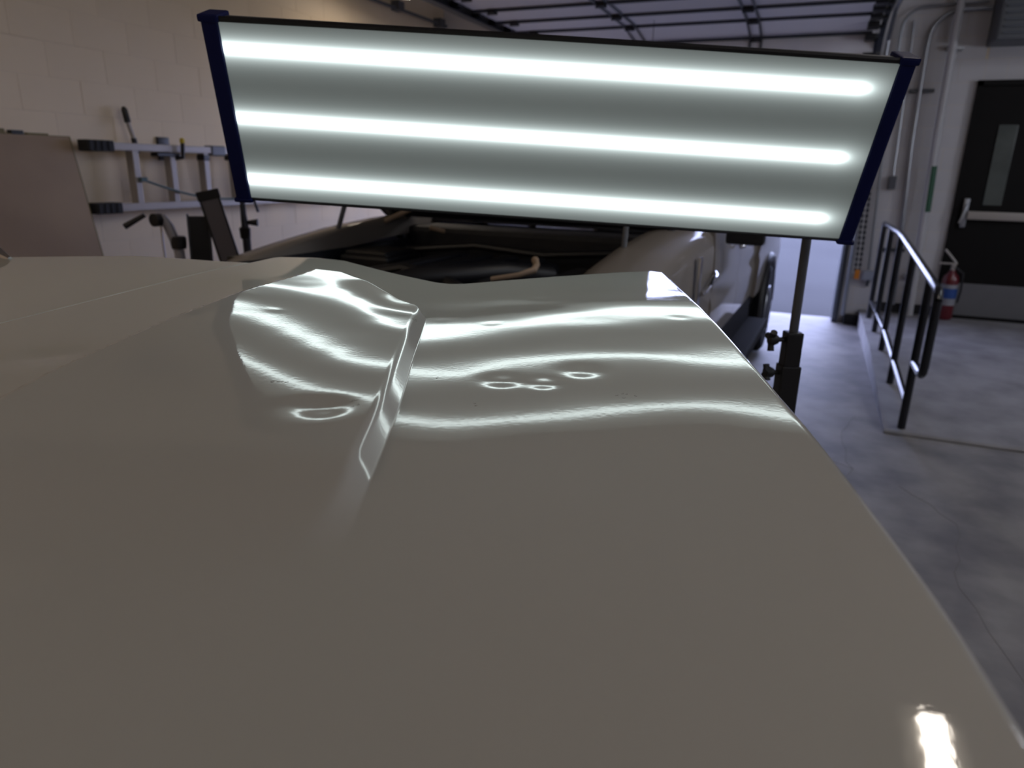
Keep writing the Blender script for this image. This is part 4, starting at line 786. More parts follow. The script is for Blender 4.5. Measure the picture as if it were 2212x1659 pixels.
def build_hood():
    ys = np.concatenate([np.linspace(-.38, 0, 24)[:-1], np.arange(0, .15, .006), np.arange(.15, 1.06, .0024), np.linspace(1.062, 1.30, 70)])
    yn = ys[:, None]
    # column parameter: left patch measured from the ridge leftwards
    aL = np.concatenate([np.arange(0, .026, .0009), np.arange(.026, .27, .0026), np.linspace(.27, 1, 90)[1:]])
    # aL < .27 metres from the ridge; afterwards fraction to the gap
    yq = yn
    xr_ = f_ridge(yq); xg = f_gap(yq)
    cols = []
    for a in aL[::-1]:
        if a <= .27 and a < .269: x = xr_ - a
        else:
            t = (a - .27)/.73; x = (xr_ - .27) + (xg - (xr_ - .27))*t
        cols.append(x)
    aR = np.concatenate([np.array([.0006, .0014, .0024]), np.linspace(.005, 1, 130)[0:]*1.0])
    xe = f_right(yq)
    for a in (.0008, .0018, .003, .0045): cols.append(xr_ + a)
    for t in np.linspace(.02, 1, 125): cols.append(xr_ + (xe - xr_)*t)
    X = np.concatenate(cols, 1)
    Y = np.repeat(yn, X.shape[1], 1)
    # warp rows beyond .85 so that the last row follows the front edge
    Y2 = Y.copy(); b = .80
    for it in range(3):
        far = f_far(np.clip(X[-1], -.46, .262))[None, :]
        Y2 = np.where(Y > b, b + (Y - b)/(1.30 - b)*(far - b), Y)
        k = (Y2 > b)
    # recompute x on the warped rows
    xr2 = f_ridge(Y2); xg2 = f_gap(Y2); xe2 = f_right(Y2)
    wgt = (X - xr_)
    Lf = wgt < -1e-9
    tl = np.where(Lf, (X - xr_)/np.minimum(xg - xr_, -1e-6), 0); tr = np.where(~Lf, (X - xr_)/np.maximum(xe - xr_, 1e-6), 0)
    Xn = np.where(Lf, np.where(Y2 > b, xr2 + (xg2 - xr2)*tl, X), np.where(Y2 > b, xr2 + (xe2 - xr2)*tr, X))
    Z = skin(Xn, Y2)
    # folded edges: right side, left side and front
    def fold(P0, P1):
        pass
    r = .007
    ax = [(math.sin(a)*r, -(1 - math.cos(a))*r) for a in np.linspace(.12, math.pi/2, 9)] + [(r, -r - .008), (r, -.022)]
    XR_, YR_, ZR_ = Xn[:, -1:], Y2[:, -1:], Z[:, -1:]
    XL_, YL_, ZL_ = Xn[:, :1], Y2[:, :1], Z[:, :1]
    q = .0005
    axl = [(math.sin(a)*q, -(1 - math.cos(a))*q) for a in np.linspace(.3, math.pi/2, 4)] + [(q, -.02)]
    Xn = np.concatenate([XL_ - d for d, h in axl[::-1]] + [Xn] + [XR_ + d for d, h in ax], 1)
    Z = np.concatenate([ZL_ + h for d, h in axl[::-1]] + [Z] + [ZR_ + h for d, h in ax], 1)
    Y2 = np.concatenate([YL_]*len(axl) + [Y2] + [YR_]*len(ax), 1)
    X0, Y0, Z0 = Xn[-1:], Y2[-1:], Z[-1:]
    Xn = np.concatenate([Xn] + [X0]*len(ax), 0); Y2 = np.concatenate([Y2] + [Y0 + d for d, h in ax], 0)
    Z = np.concatenate([Z] + [Z0 + h for d, h in ax], 0)
    return grid_mesh('hood', Xn, Y2, Z, MAT['paint'], car)
hood = build_hood()

def build_left_fender():
    ys = np.concatenate([np.linspace(-.38, .1, 20)[:-1], np.linspace(.1, 1.26, 200)])
    t = np.linspace(0, 1, 110)
    X = []; Y = []
    for y in ys:
        xg = f_gap(y) - .0028; X.append(-1.02 + (xg + 1.02)*t); Y.append(np.full(t.shape, y))
    X = np.array(X); Y = np.array(Y); b = .8
    far = f_lfar(np.clip(X[-1], -1.05, -.46))[None, :]
    Y = np.where(Y > b, b + (Y - b)/(1.26 - b)*(far - b), Y)
    for i in range(X.shape[0]):
        xg = f_gap(Y[i]) - .0028; X[i] = -1.02 + (xg + 1.02)*t
    Z = skin(X, Y)
    r = .03
    ax = [(math.sin(a)*r, -(1 - math.cos(a))*r) for a in np.linspace(.12, math.pi/2, 9)] + [(r, -r - .1), (r*.8, -.3), (0, -.6)]
    q = .0005
    axl = [(.0003, -.0002), (.0004, -.0008)]
    XL_, YL_, ZL_ = X[:, :1], Y[:, :1], Z[:, :1]; XR_, YR_, ZR_ = X[:, -1:], Y[:, -1:], Z[:, -1:]
    X = np.concatenate([XL_ - d for d, h in ax[::-1]] + [X] + [XR_ + d for d, h in axl], 1)
    Z = np.concatenate([ZL_ + h for d, h in ax[::-1]] + [Z] + [ZR_ + h for d, h in axl], 1)
    Y = np.concatenate([YL_]*len(ax) + [Y] + [YR_]*len(axl), 1)
    X0, Y0, Z0 = X[-1:], Y[-1:], Z[-1:]; r2 = .01
    ax2 = [(math.sin(a)*r2, -(1 - math.cos(a))*r2) for a in np.linspace(.12, math.pi/2, 7)] + [(r2, -.05)]
    X = np.concatenate([X] + [X0]*len(ax2), 0); Y = np.concatenate([Y] + [Y0 + d for d, h in ax2], 0); Z = np.concatenate([Z] + [Z0 + h for d, h in ax2], 0)
    return grid_mesh('fender', X, Y, Z, MAT['paint'], car)
build_left_fender()

# small chips and scuffs in the clear coat
def surf(x, y, h=.0): return tuple(vw(np.array((x, y, float(skin(np.array([x]), np.array([y]))[0]) + h))))
for (x, y, n_, L) in [(-0.1775, 0.5076, 5, 0.006), (0.0875, 0.5211, 4, 0.006), (0.0969, 0.5225, 2, 0.003), (-0.028, 0.4972, 3, 0.004), (-0.0655, 0.5656, 3, 0.003), (-0.1079, 0.461, 4, 0.007), (-0.1127, 0.769, 5, 0.005)]:
    g = Geo()
    for k in range(n_):
        a = rnd.uniform(-.8, .8); cx, cy = x + rnd.uniform(-L, L), y + rnd.uniform(-L, L)*1.2
        g.tube([surf(cx, cy), surf(cx + L*.3*math.cos(a), cy + L*.3*math.sin(a)), surf(cx + L*.5*math.cos(a + .8), cy + L*.5*math.sin(a + .8))], .00016, 4)
    g.make('paint_chip', MAT['scuff'], car)

# body below the hood: outline carried down in rings
out = [(x, y) for x, y in zip(f_right(np.linspace(-.38, 1.18, 20)) - .012, np.linspace(-.38, 1.18, 20))]
front = [(x, float(f_far(x)) - .02) for x in np.linspace(.235, -.44, 16)]
lf = [(x, float(f_lfar(x)) - .02) for x in np.linspace(-.48, -1.0, 10)]
loop = out + front + lf + [(-1.0, -.38)]
rings = [(-.197, 0.0), (-.26, .004), (-.40, .012), (-.62, .012), (-.80, .006), (-1.02, -.01)]
V = []; Fc = []; n = len(loop)
cxy = np.array(loop).mean(0)
for z, e in rings:
    for p in loop:
        d = np.array(p) - cxy; d = d/np.hypot(*d)
        q = np.array(p) + d*e; V.append((q[0], q[1], z))
for i in range(len(rings) - 1):
    for j in range(n): Fc.append((i*n + j, i*n + (j+1) % n, (i+1)*n + (j+1) % n, (i+1)*n + j))
Fc.append(tuple((len(rings)-1)*n + j for j in range(n)))
g = Geo(); g.add(vw(np.array(V)), Fc); g.make('body_side', MAT['paint'], car, autos=True)
g = Geo(); g.add(vw(np.array([(p[0]*.98, p[1]*.985, -.225) for p in loop])), [tuple(range(n))]); g.make('inner_tray', MAT['black'], car)
def vbox(g, lo, hi, b=.004):
    return g.bbox(lo, hi, b, xf=lambda p: tuple(vw(np.array(p))))
def vtube(g, pts, r, n=12, **k): return g.tube([tuple(vw(np.array(p))) for p in pts], r, n, **k)
for (x, y) in ((.03, .75), (-.85, .75)):
    g = Geo(); g.lathe([(.16, -.12), (.34, -.12), (.36, -.09), (.36, .09), (.34, .12), (.16, .12)], (0, 0, 0), axis='x', n=36,
                       xf=lambda p: tuple(vw(np.array((p[0] + x, p[1] + y, p[2] - H + .36)))))
    w = g.make('tyre', MAT['rubber'], car, autos=True)
g = Geo(); vbox(g, (-.80, 1.30, -.62), (.15, 1.36, -.34), .02)
g.make('grille', MAT['black'], car)
g = Geo(); vbox(g, (-1.0, -.56, -.26), (.12, -.385, -.185), .012); g.make('cowl', MAT['soft_black'], car)
# chrome headlamp trim tip at the far left corner
g = Geo(); vtube(g, [(-.93, 1.17, -.172), (-.915, 1.20, -.158), (-.895, 1.215, -.160), (-.872, 1.205, -.166)], [.006, .013, .012, .004], 10); vtube(g, [(-.93, 1.12, -.172), (-.905, 1.15, -.164), (-.885, 1.16, -.168)], [.003, .008, .003], 10)
g.make('chrome_trim', MAT['chrome'], car, autos=True)

# ---------------------------------------------------------------- striped inspection board
BO = np.array([-0.56014538, 1.44468528, -0.06624177]); BW = np.array([0.99781131, -0.04871546, -0.04471447])
BHv = np.array([0.02581522, -0.33556573, 0.941663]); BN = np.array([-0.06087819, -0.94075631, -0.33357368])   # towards the hood
WL, HL = 1.22, .329055
def bp(u, v, n=0.0): return tuple(vw(BO + BW*u + BHv*v + BN*n))
sb = vw(np.array([.618, 1.50, 0])); sb[2] = 0
brd = thing('inspection_light', 'striped light board with navy end caps on a black stand over the hood', 'work light', tuple(sb))
def board_mat():
    m = bpy.data.materials.new('lit_diffuser'); m.use_nodes = True; nt = m.node_tree; b = nt.nodes['Principled BSDF']
    b.inputs['Base Color'].default_value = (.14, .15, .145, 1); b.inputs['Roughness'].default_value = .45
    uv = nt.nodes.new('ShaderNodeUVMap'); sp = nt.nodes.new('ShaderNodeSeparateXYZ'); nt.links.new(uv.outputs[0], sp.inputs[0])
    def mth(op, a, b_=None, c=None):
        n = nt.nodes.new('ShaderNodeMath'); n.operation = op
        for i, q in enumerate((a, b_, c)):
            if q is None: continue
            if isinstance(q, (int, float)): n.inputs[i].default_value = q
            else: nt.links.new(q, n.inputs[i])
        return n.outputs[0]
    U, Vv = sp.outputs[0], sp.outputs[1]
    tot = None
    for v0 in (.130, .486, .848):
        d = mth('ABSOLUTE', mth('SUBTRACT', Vv, v0))
        # past the tube end, distance grows along the tube
        e1 = mth('MAXIMUM', mth('SUBTRACT', .052, U), 0.0); e2 = mth('MAXIMUM', mth('SUBTRACT', U, .932), 0.0)
        e1 = mth('MULTIPLY', mth('MULTIPLY', mth('MAXIMUM', mth('SUBTRACT', .030, U), 0.0), 3.7), .8); e2 = mth('MULTIPLY', e2, 1.7)
        d2 = mth('ADD', mth('POWER', d, 2.0), mth('ADD', mth('POWER', e1, 2.0), mth('POWER', e2, 2.0)))
        a = mth('ADD', mth('MULTIPLY', mth('EXPONENT', mth('MULTIPLY', d2, -1/.025**2)), .82), mth('MULTIPLY', mth('EXPONENT', mth('MULTIPLY', d2, -1/.052**2)), .20))
        c = mth('MULTIPLY', mth('EXPONENT', mth('MULTIPLY', d2, -1/.105**2)), .055)
        s = mth('ADD', a, c); tot = s if tot is None else mth('ADD', tot, s)
    st = mth('ADD', mth('MULTIPLY', tot, BOARD), .085)
    cr = nt.nodes.new('ShaderNodeCombineXYZ')
    b.inputs['Emission Color'].default_value = (.86, 1.0, .985, 1)
    nt.links.new(st, b.inputs['Emission Strength'])
    return m
NU, NV = 60, 40
V = []; uvs = []
u0, u1 = .022, .982
for j in range(NV + 1):
    for i in range(NU + 1):
        u = u0 + (u1 - u0)*i/NU; v = .012 + .976*j/NV
        V.append(bp(u*WL, v*HL + .003*math.sin(math.pi*(u-u0)/(u1-u0)*2)*0, .004)); uvs.append((u, v))
Fc = [(j*(NU+1)+i, j*(NU+1)+i+1, (j+1)*(NU+1)+i+1, (j+1)*(NU+1)+i) for j in range(NV) for i in range(NU)]
g = Geo(); g.add(V, Fc); dif = g.make('diffuser', board_mat(), brd)
ul = dif.data.uv_layers.new(name='UVMap')
for lp in dif.data.loops: ul.data[lp.index].uv = uvs[lp.vertex_index]
def bxf(p): return bp(*p)
g = Geo(); g.bbox((.02, .002, -.030), (WL - .015, HL - .002, .002), .003, xf=bxf); g.make('housing', MAT['dark_steel'], brd)
# thin dark frame rails, slightly bowed
for v0, nm in ((HL - .0035, 'top_rail'), (.0015, 'bottom_rail')):
    g = Geo(); g.tube([bp(.02 + (WL-.04)*i/24, v0 - .0022*math.sin(math.pi*i/24)*(-1 if v0 > .1 else .0), .004) for i in range(25)], .0052 if v0 > .1 else .0032, 6); g.make(nm, MAT['black'], brd)
for a, b_ in ((0, .030), (WL - .026, WL)):
    g = Geo(); g.bbox((a, -.001, -.038), (b_, HL + .0, .010), .005, xf=bxf)
    o = g.make('end_cap', MAT['navy'], brd)
    e = .0035
    for v0, v1 in ((HL - .009, HL + .004), (-.005, .004)):
        g = Geo(); g.bbox((a - e, v0, -.041), (b_ + e, v1, .013), .004, xf=bxf); g.make('cap_lip', MAT['navy'], o)
# stand
PX, PY = .618, 1.50
g = Geo(); vtube(g, [(PX, PY, -.42), (PX, PY, .06)], .0098, 16); g.make('pole', MAT['grey_box'], brd, autos=True)
g = Geo(); vbox(g, (PX - .018, PY - .018, -.80), (PX + .018, PY + .018, -.330), .004); g.make('sleeve', MAT['black'], brd)
g = Geo(); vbox(g, (PX - .0215, PY - .0215, -1.47), (PX + .0215, PY + .0215, -.405), .004); g.make('lower_sleeve', MAT['black'], brd)
g = Geo(); vbox(g, (PX - .02, PY - .05, .0), (PX + .02, PY + .015, .075), .006)
g.tube([bp(1.13, .12, -.03), tuple(vw(np.array((PX, PY, .03))))], .012, 10); g.make('mount_bracket', MAT['black'], brd)
for (zz, rot) in ((-.347, .2), (-.422, 1.0)):
    g = Geo()
    vtube(g, [(PX - .015, PY - .004, zz), (PX - .036, PY - .006, zz)], .0055, 10)
    vtube(g, [(PX - .036, PY - .006, zz), (PX - .044, PY - .007, zz), (PX - .053, PY - .007, zz), (PX - .056, PY - .007, zz)], [.010, .013, .014, .010], 16)
    for k in range(3 if zz > -.4 else 4):
        a = rot + k*2*math.pi/(3 if zz > -.4 else 4); L = .026 if zz > -.4 else .019
        vtube(g, [(PX - .050, PY - .007, zz), (PX - .050, PY - .007 + math.cos(a)*L*.8, zz + math.sin(a)*L), ], [.0065, .0075], 10)
    g.make('clamp_knob', MAT['black'], brd, autos=True)
for a in (.35, math.pi - .5, -math.pi/2 + .1):
    g = Geo(); vtube(g, [(PX, PY, -1.42), (PX + math.cos(a)*.34, PY + .05 + math.sin(a)*.30, -1.50)], .018, 8); g.make('base_leg', MAT['black'], brd)
for a in (.35, math.pi - .5, -math.pi/2 + .1):
    c = (PX + math.cos(a)*.34, PY + .05 + math.sin(a)*.30)
    g = Geo(); g.lathe([(.012, -.015), (.035, -.015), (.037, 0), (.035, .015), (.012, .015)], (0, 0, 0), axis='x', n=20, xf=lambda p: tuple(vw(np.array((p[0] + c[0], p[1] + c[1], p[2] - H + .037)))))
    g.make('caster', MAT['rubber'], brd, autos=True)
# ---------------------------------------------------------------- white truck with its hood up, facing the camera
TH = math.radians(-2.8)
TO = np.array((-1.43, 2.30, 0.0))
def tk(p):
    p = np.asarray(p, float); q = np.empty_like(p); c, s = math.cos(TH), math.sin(TH)
    q[..., 0] = c*p[..., 0] - s*p[..., 1] + TO[0]; q[..., 1] = s*p[..., 0] + c*p[..., 1] + TO[1]; q[..., 2] = p[..., 2] + TO[2]; return q
tx = lambda p: tuple(tk(np.array(p, float)))
def tube(g, pts, r, n=10, **k): return g.tube([tx(p) for p in pts], r, n, **k)
tr = thing('pickup_truck', 'tan-white truck with its hood up behind the striped light board', 'truck', tuple(TO))
HW = .95
def fz(y): return np.interp(y, [-.12, .0, .25, .6, 1.0, 1.6], [1.13, 1.17, 1.21, 1.255, 1.285, 1.30])
# fenders: skin swept along y, cross section from inner lip over the crown and down the side
def fender(s):
    ys = np.linspace(-.12, 1.55, 40); V = []
    for y in ys:
        z = float(fz(y)); nose = .30*max(0, (.12 - y)/.24)**1.6
        pr = [(.70, z - .10), (.70, z - .02), (.712, z - .004), (.76, z), (.83, z - .006), (.89, z - .025), (.93, z - .065), (.945, z - .13), (.950, z - .30), (.945, z - .42), (.95, z - .50), (.955, z - .56)]
        V.append([(s*(px - nose*(px - .6)), y, pz) for px, pz in pr])
    V = np.array(V); n0, n1 = V.shape[:2]; idx = np.arange(n0*n1).reshape(n0, n1)
    Fq = np.stack([idx[:-1, :-1], idx[:-1, 1:], idx[1:, 1:], idx[1:, :-1]], -1).reshape(-1, 4)
    if s > 0: Fq = Fq[:, ::-1]
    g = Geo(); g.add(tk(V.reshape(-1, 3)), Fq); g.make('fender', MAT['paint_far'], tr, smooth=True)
fender(1); fender(-1)
# engine bay tub
g = Geo(); g.box((-.71, -.10, .88), (.71, 1.50, .92), tx); g.box((-.72, -.10, .88), (-.69, 1.50, 1.16), tx); g.box((.69, -.10, .88), (.72, 1.50, 1.16), tx)
g.make('engine_bay', MAT['bay'], tr)
g = Geo(); g.bbox((-.72, 1.18, .9), (.72, 1.52, 1.235), .03, tx); g.make('cowl', MAT['bay'], tr)
g = Geo(); g.bbox((-.74, -.16, .92), (.74, -.04, 1.125), .03, tx); g.make('radiator_support', MAT['black'], tr)
g = Geo(); g.bbox((-.28, .22, .92), (.34, .92, 1.13), .05, tx)
for k in range(4): g.bbox((-.22 + k*.14, .28, 1.12), (-.14 + k*.14, .86, 1.15), .012, tx)
g.make('engine_cover', MAT['bay'], tr)
g = Geo(); g.bbox((-.66, .50, .92), (-.38, .80, 1.14), .015, tx); g.bbox((-.64, .52, 1.13), (-.40, .78, 1.16), .01, tx); g.make('battery', MAT['black'], tr)
g = Geo(); g.bbox((.42, .35, .92), (.66, .85, 1.12), .04, tx); tube(g, [(.40, .6, 1.10), (.30, .35, 1.14), (.05, .12, 1.13), (-.1, .02, 1.08)], .05, 14); g.make('air_box', MAT['black'], tr, autos=True)
g = Geo(); tube(g, [(-.6, 1.0, 1.12), (-.2, 1.05, 1.16), (.2, 1.02, 1.14), (.6, 1.08, 1.17)], .02, 10); g.make('hose', MAT['black'], tr, autos=True)
g = Geo(); tube(g, [(-.35, .1, 1.10), (-.1, .2, 1.15), (.1, .18, 1.13), (.3, .08, 1.09)], .024, 10); g.make('hose', MAT['black'], tr, autos=True)
g = Geo(); tube(g, [(.36, .12, 1.150), (.46, .15, 1.170), (.50, .20, 1.185), (.49, .25, 1.20), (.465, .29, 1.212)], [.010, .010, .013, .012, .015], 10); g.make('latch_lever', MAT['tan_metal'], tr, autos=True)
g = Geo(); tube(g, [(-.45, 1.0, 1.245), (-.39, 1.05, 1.225)], .011, 8); g.make('hinge_strap', MAT['tan_metal'], tr, autos=True)
g = Geo(); tube(g, [(-.70, .95, 1.27), (-.60, 1.05, 1.33)], .014, 8); g.make('hinge_strap', MAT['tan_metal'], tr, autos=True)
g = Geo(); g.bbox((-.93, .06, 1.12), (-.88, .12, 1.155), .008, tx); g.make('rubber_stop', MAT['black'], tr)
# raised hood
ang = math.radians(35)
def hx(p):
    x, l, t = p; return tx((x, 1.22 - l*math.cos(ang) - t*math.sin(ang)*0, 1.30 + l*math.sin(ang) + t))
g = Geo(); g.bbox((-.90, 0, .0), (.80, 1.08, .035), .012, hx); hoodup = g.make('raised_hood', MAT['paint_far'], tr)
g = Geo(); g.bbox((-.88, .01, -.030), (.78, 1.06, -.002), .008, hx); g.bbox((-.62, .12, -.05), (.62, .9, -.03), .01, hx)
for k in (-.75, .66): g.bbox((k - .06, .05, -.055), (k + .06, 1.04, -.03), .012, hx)
g.make('hood_lining', MAT['hood_under'], hoodup)
for s in (-1, 1):
    g = Geo(); tube(g, [(s*.80, 1.25, 1.15), (s*.80, 1.18, 1.26), (s*.78, 1.05, 1.42)], .02, 8); g.make('hood_hinge', MAT['grey_box'], tr, autos=True)
    g = Geo(); tube(g, [(s*.74, .55, 1.14), (s*.70, .75, 1.62)], .012, 8); g.make('gas_strut', MAT['grey_box'], tr, autos=True)
# front: grille, bumper
g = Geo(); g.bbox((-.72, -.20, .72), (.72, -.10, 1.10), .02, tx)
for k in range(5): g.bbox((-.66, -.215, .755 + k*.065), (.66, -.195, .785 + k*.065), .006, tx)
g.make('grille', MAT['black'], tr)
g = Geo(); g.bbox((-.95, -.30, .48), (.95, -.08, .72), .04, tx); g.make('bumper', MAT['chrome'], tr)
for s in (-1, 1):
    g = Geo(); g.bbox((min(s*.70, s*.93), -.17, .86), (max(s*.70, s*.93), -.02, 1.06), .03, tx); g.make('headlamp', MAT['chrome'], tr)
# cab and bed sides
def side(name, y0, y1, z0, z1, m, x=.955, t=.05):
    for s in (1, -1):
        a, b_ = sorted((s*x, s*(x - t))); g = Geo(); V = []
        zs = np.linspace(z0, z1, 14); 
        for y in (y0, y1):
            for z in zs:
                q = (z - .55)/.75; xx = x - .010*(2*q - 1)**2*2 - (.012 if .48 < q < .56 else 0)
                V.append((s*xx, y, z))
        n = len(zs); Fq = [(i, i+1, n+i+1, n+i) for i in range(n-1)]
        V += [(s*(x - t), y, z) for y in (y0, y1) for z in (z0, z1)]
        Fq += [(0, n, 2*n+2, 2*n), (n-1, 2*n-1, 2*n+3, 2*n+1), tuple(list(range(n)) + [2*n+1, 2*n]), tuple(list(range(n, 2*n)) + [2*n+3, 2*n+2])]
        g.add([tx(p) for p in V], Fq); o = g.make(name, m, tr, autos=True)
        if s == 1: R = o
    return R
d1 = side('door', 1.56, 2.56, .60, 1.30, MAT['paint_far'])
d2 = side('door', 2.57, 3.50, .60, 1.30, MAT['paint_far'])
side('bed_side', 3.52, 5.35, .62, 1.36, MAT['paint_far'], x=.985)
g = Geo(); tube(g, [(.97, 2.36, 1.115), (.995, 2.38, 1.12), (.995, 2.50, 1.125), (.97, 2.52, 1.125)], .013, 10); g.make('door_handle', MAT['chrome'], d1, autos=True)
g = Geo(); tube(g, [(.97, 3.28, 1.135), (.995, 3.30, 1.14), (.995, 3.42, 1.145), (.97, 3.44, 1.145)], .013, 10); g.make('door_handle', MAT['chrome'], d2, autos=True)
for s in (-1, 1):
    g = Geo(); a, b_ = sorted((s*.958, s*.974)); g.bbox((a, 1.02, .86), (b_, 1.08, 1.18), .006, tx); g.make('fender_vent', MAT['chrome'], tr)
    g = Geo(); tube(g, [(s*.955, 1.22, .985), (s*.968, 1.26, 1.00), (s*.968, 1.52, 1.045), (s*.955, 1.55, 1.05)], .014, 10); g.make('badge_bar', MAT['chrome'], tr, autos=True)
    g = Geo(); a, b_ = sorted((s*.93, s*1.10)); g.bbox((a, 1.55, .40), (b_, 5.2 - 1.7, .47), .02, tx); g.make('running_board', MAT['rubber'], tr)
    g = Geo(); a, b_ = sorted((s*.86, s*.95)); g.bbox((a, 1.50, .45), (b_, 3.52, .64), .02, tx); g.make('rocker_panel', MAT['rubber'], tr)
    g = Geo(); a, b_ = sorted((s*.97, s*1.17)); g.bbox((a, 1.70, 1.185), (b_, 1.80, 1.42), .02, tx); tube(g, [(s*.90, 1.80, 1.28), (s*1.04, 1.78, 1.28)], .022, 8); g.make('side_mirror', MAT['black'], tr, autos=True)
    # wheel arch flare
    for yc in (.62, 4.35):
        g = Geo(); g.tube([tx((s*(.955 if yc < 1 else .99), yc + math.cos(a)*.47, .40 + math.sin(a)*.47)) for a in np.linspace(0, math.pi, 18)], .028, 8); g.make('arch_flare', MAT['black'], tr, autos=True)
        g = Geo(); g.lathe([(.17, -.13), (.35, -.14), (.39, -.11), (.40, 0), (.39, .11), (.35, .14), (.17, .13)], (0, 0, 0), axis='x', n=36, xf=lambda p: tx((p[0] + s*(.83 if yc < 1 else .88), p[1] + yc, p[2] + .40)))
        w = g.make('wheel', MAT['rubber'], tr, autos=True)
        g = Geo(); g.lathe([(.03, .0), (.16, .01), (.20, .03), (.215, .0)], (0, 0, 0), axis='x', n=24, xf=lambda p: tx((s*(p[0] + (.83 if yc < 1 else .88) + .11), p[1] + yc, p[2] + .40))); g.make('rim', MAT['steel'], w, autos=True)
# cab
g = Geo(); V = [(-.90, 1.42, 1.25), (.90, 1.42, 1.25), (.74, 2.15, 1.74), (-.74, 2.15, 1.74), (-.92, 3.5, 1.28), (.92, 3.5, 1.28), (.76, 3.35, 1.74), (-.76, 3.35, 1.74)]
g.add([tx(p) for p in V], [(0,1,2,3), (1,5,6,2), (4,0,3,7), (5,4,7,6)]); g.make('glasshouse', MAT['window'], tr)
g = Geo(); g.bbox((-.77, 2.10, 1.73), (.77, 3.42, 1.79), .03, tx); g.make('roof', MAT['paint_far'], tr)
g = Geo(); g.bbox((-.92, 1.5, .5), (.92, 5.3, .62), .02, tx); g.bbox((-.93, 5.28, .62), (.93, 5.36, 1.34), .02, tx); g.make('floor_pan', MAT['black'], tr)

# ---------------------------------------------------------------- left side of the room
def lw(y, z, o=.0): return (XL + .02 + o, y, z)
# leaning sheets
t = thing('sheet_stack', 'brown hardboard sheets leaning on the cream wall at far left', 'board', (-4.1, 2.3, 0))
def sheet(dx, y0, y1, z1, m, nm, z1b=None, th=.012):
    lean = .30; z1b = z1 if z1b is None else z1b
    x0 = XL + .05 + lean + dx; x1 = XL + .03 + dx
    V = [(x0, y0, 0), (x0, y1, 0), (x1, y1, z1b), (x1, y0, z1), (x0 + th, y0, 0), (x0 + th, y1, 0), (x1 + th, y1, z1b), (x1 + th, y0, z1)]
    g = Geo(); g.add(V, [(0,1,2,3), (7,6,5,4), (0,4,5,1), (1,5,6,2), (2,6,7,3), (3,7,4,0)]); return g.make(nm, m, t)
sheet(.045, .9, 3.20, 1.685, MAT['ply'], 'front_sheet'); sheet(.030, .85, 3.22, 1.690, MAT['ply_edge'], 'rear_sheet'); 
for (a, b_, z, m) in ((1.6, 2.82, 1.715, 'ply_edge'), (2.86, 2.93, 1.71, 'black'), (2.95, 3.08, 1.70, 'ply_edge')):
    g = Geo(); g.bbox((XL + .03, a, z - .05), (XL + .075, b_, z), .003); g.make('offcut', MAT[m], t)

# ladder hung sideways on the wall
lad = thing('ladder', 'aluminium step ladder hung sideways on the cream wall', 'ladder', (XL + .12, 4.7, 1.235))
LX = XL + .13
yA, yB = 3.34, 6.6
g = Geo(); g.bbox((LX - .035, yA, 1.615), (LX + .035, yB, 1.665), .006); g.make('side_rail', MAT['alu'], lad)
g = Geo(); g.bbox((LX - .035, yA + .02, 1.225), (LX + .035, yB, 1.275), .006); g.make('side_rail', MAT['alu'], lad)
for k in range(10):
    y = 3.60 + k*.31
    g = Geo(); g.bbox((LX - .032, y - .020, 1.27), (LX + .032, y + .030, 1.62), .006); g.make('rung', MAT['alu'], lad)
for z in (1.64, 1.25):
    g = Geo(); g.bbox((LX - .045, yA - .09, z - .035), (LX + .05, yA + .10, z + .035), .008)
    for k in range(4): g.box((LX + .045, yA - .08 + k*.045, z - .03), (LX + .056, yA - .06 + k*.045, z + .03))
    g.make('foot', MAT['soft_black'], lad)
g = Geo(); g.bbox((LX - .03, 3.78, 1.585), (LX + .04, 3.98, 1.612), .006); g.make('latch', MAT['black'], lad)
for y, z in ((4.22, 1.585), (4.50, 1.59), (4.28, 1.29)):
    g = Geo(); g.bbox((LX - .03, y - .03, z - .02), (LX + .045, y + .03, z + .02), .006); g.make('clip', MAT['black'], lad)
g = Geo(); g.bbox((LX - .04, 4.28, 1.60), (LX + .042, 4.42, 1.675), .01); g.make('bracket', MAT['grey_box'], lad)
g = Geo(); P = [(LX + .05, 3.62 + 1.0*t_, 1.43 - .15*t_ - .05*math.sin(math.pi*t_)) for t_ in np.linspace(0, 1, 14)]; g.tube(P, .008, 6); g.bbox((LX + .035, 3.60, 1.415), (LX + .065, 3.65, 1.445), .004); g.make('cord', MAT['blue_rope'], lad)
# wall hooks that carry the ladder
g = Geo(); g.tube([lw(3.98, 1.60, .0), lw(3.98, 1.575, .10), lw(3.98, 1.58, .17), lw(3.98, 1.68, .18)], .014, 8); g.bbox((XL + .0, 3.93, 1.56), (XL + .02, 4.03, 1.72), .004)
hk = g.make('wall_hook', MAT['black'], None, autos=True); tag(hk, 'black wall hook with a yellow tip holding the ladder', 'hook')
g = Geo(); g.lathe([(.016, 0), (.018, .01), (.016, .03), (.006, .036)], lw(3.98, 1.68, .18), n=14); g.make('tip', MAT['yellow'], hk, autos=True)
t = thing('squeegee', 'black and white handle standing up behind the top ladder rail', 'tool', (XL + .06, 3.66, 1.60))
zt_ = 1.58
g = Geo(); g.tube([lw(3.70, 1.60, .05), lw(3.69, 1.70, .045)], .018, 10); g.make('lower_grip', MAT['black'], t, autos=True)
g = Geo(); g.tube([lw(3.69, 1.70, .045), lw(3.665, 1.80, .04)], .014, 10); g.make('shaft', MAT['alu'], t, autos=True)
g = Geo(); g.tube([lw(3.665, 1.80, .04), lw(3.655, 1.88, .035), lw(3.65, 1.90, .035)], [.021, .021, .010], 10); g.make('upper_grip', MAT['black'], t, autos=True)

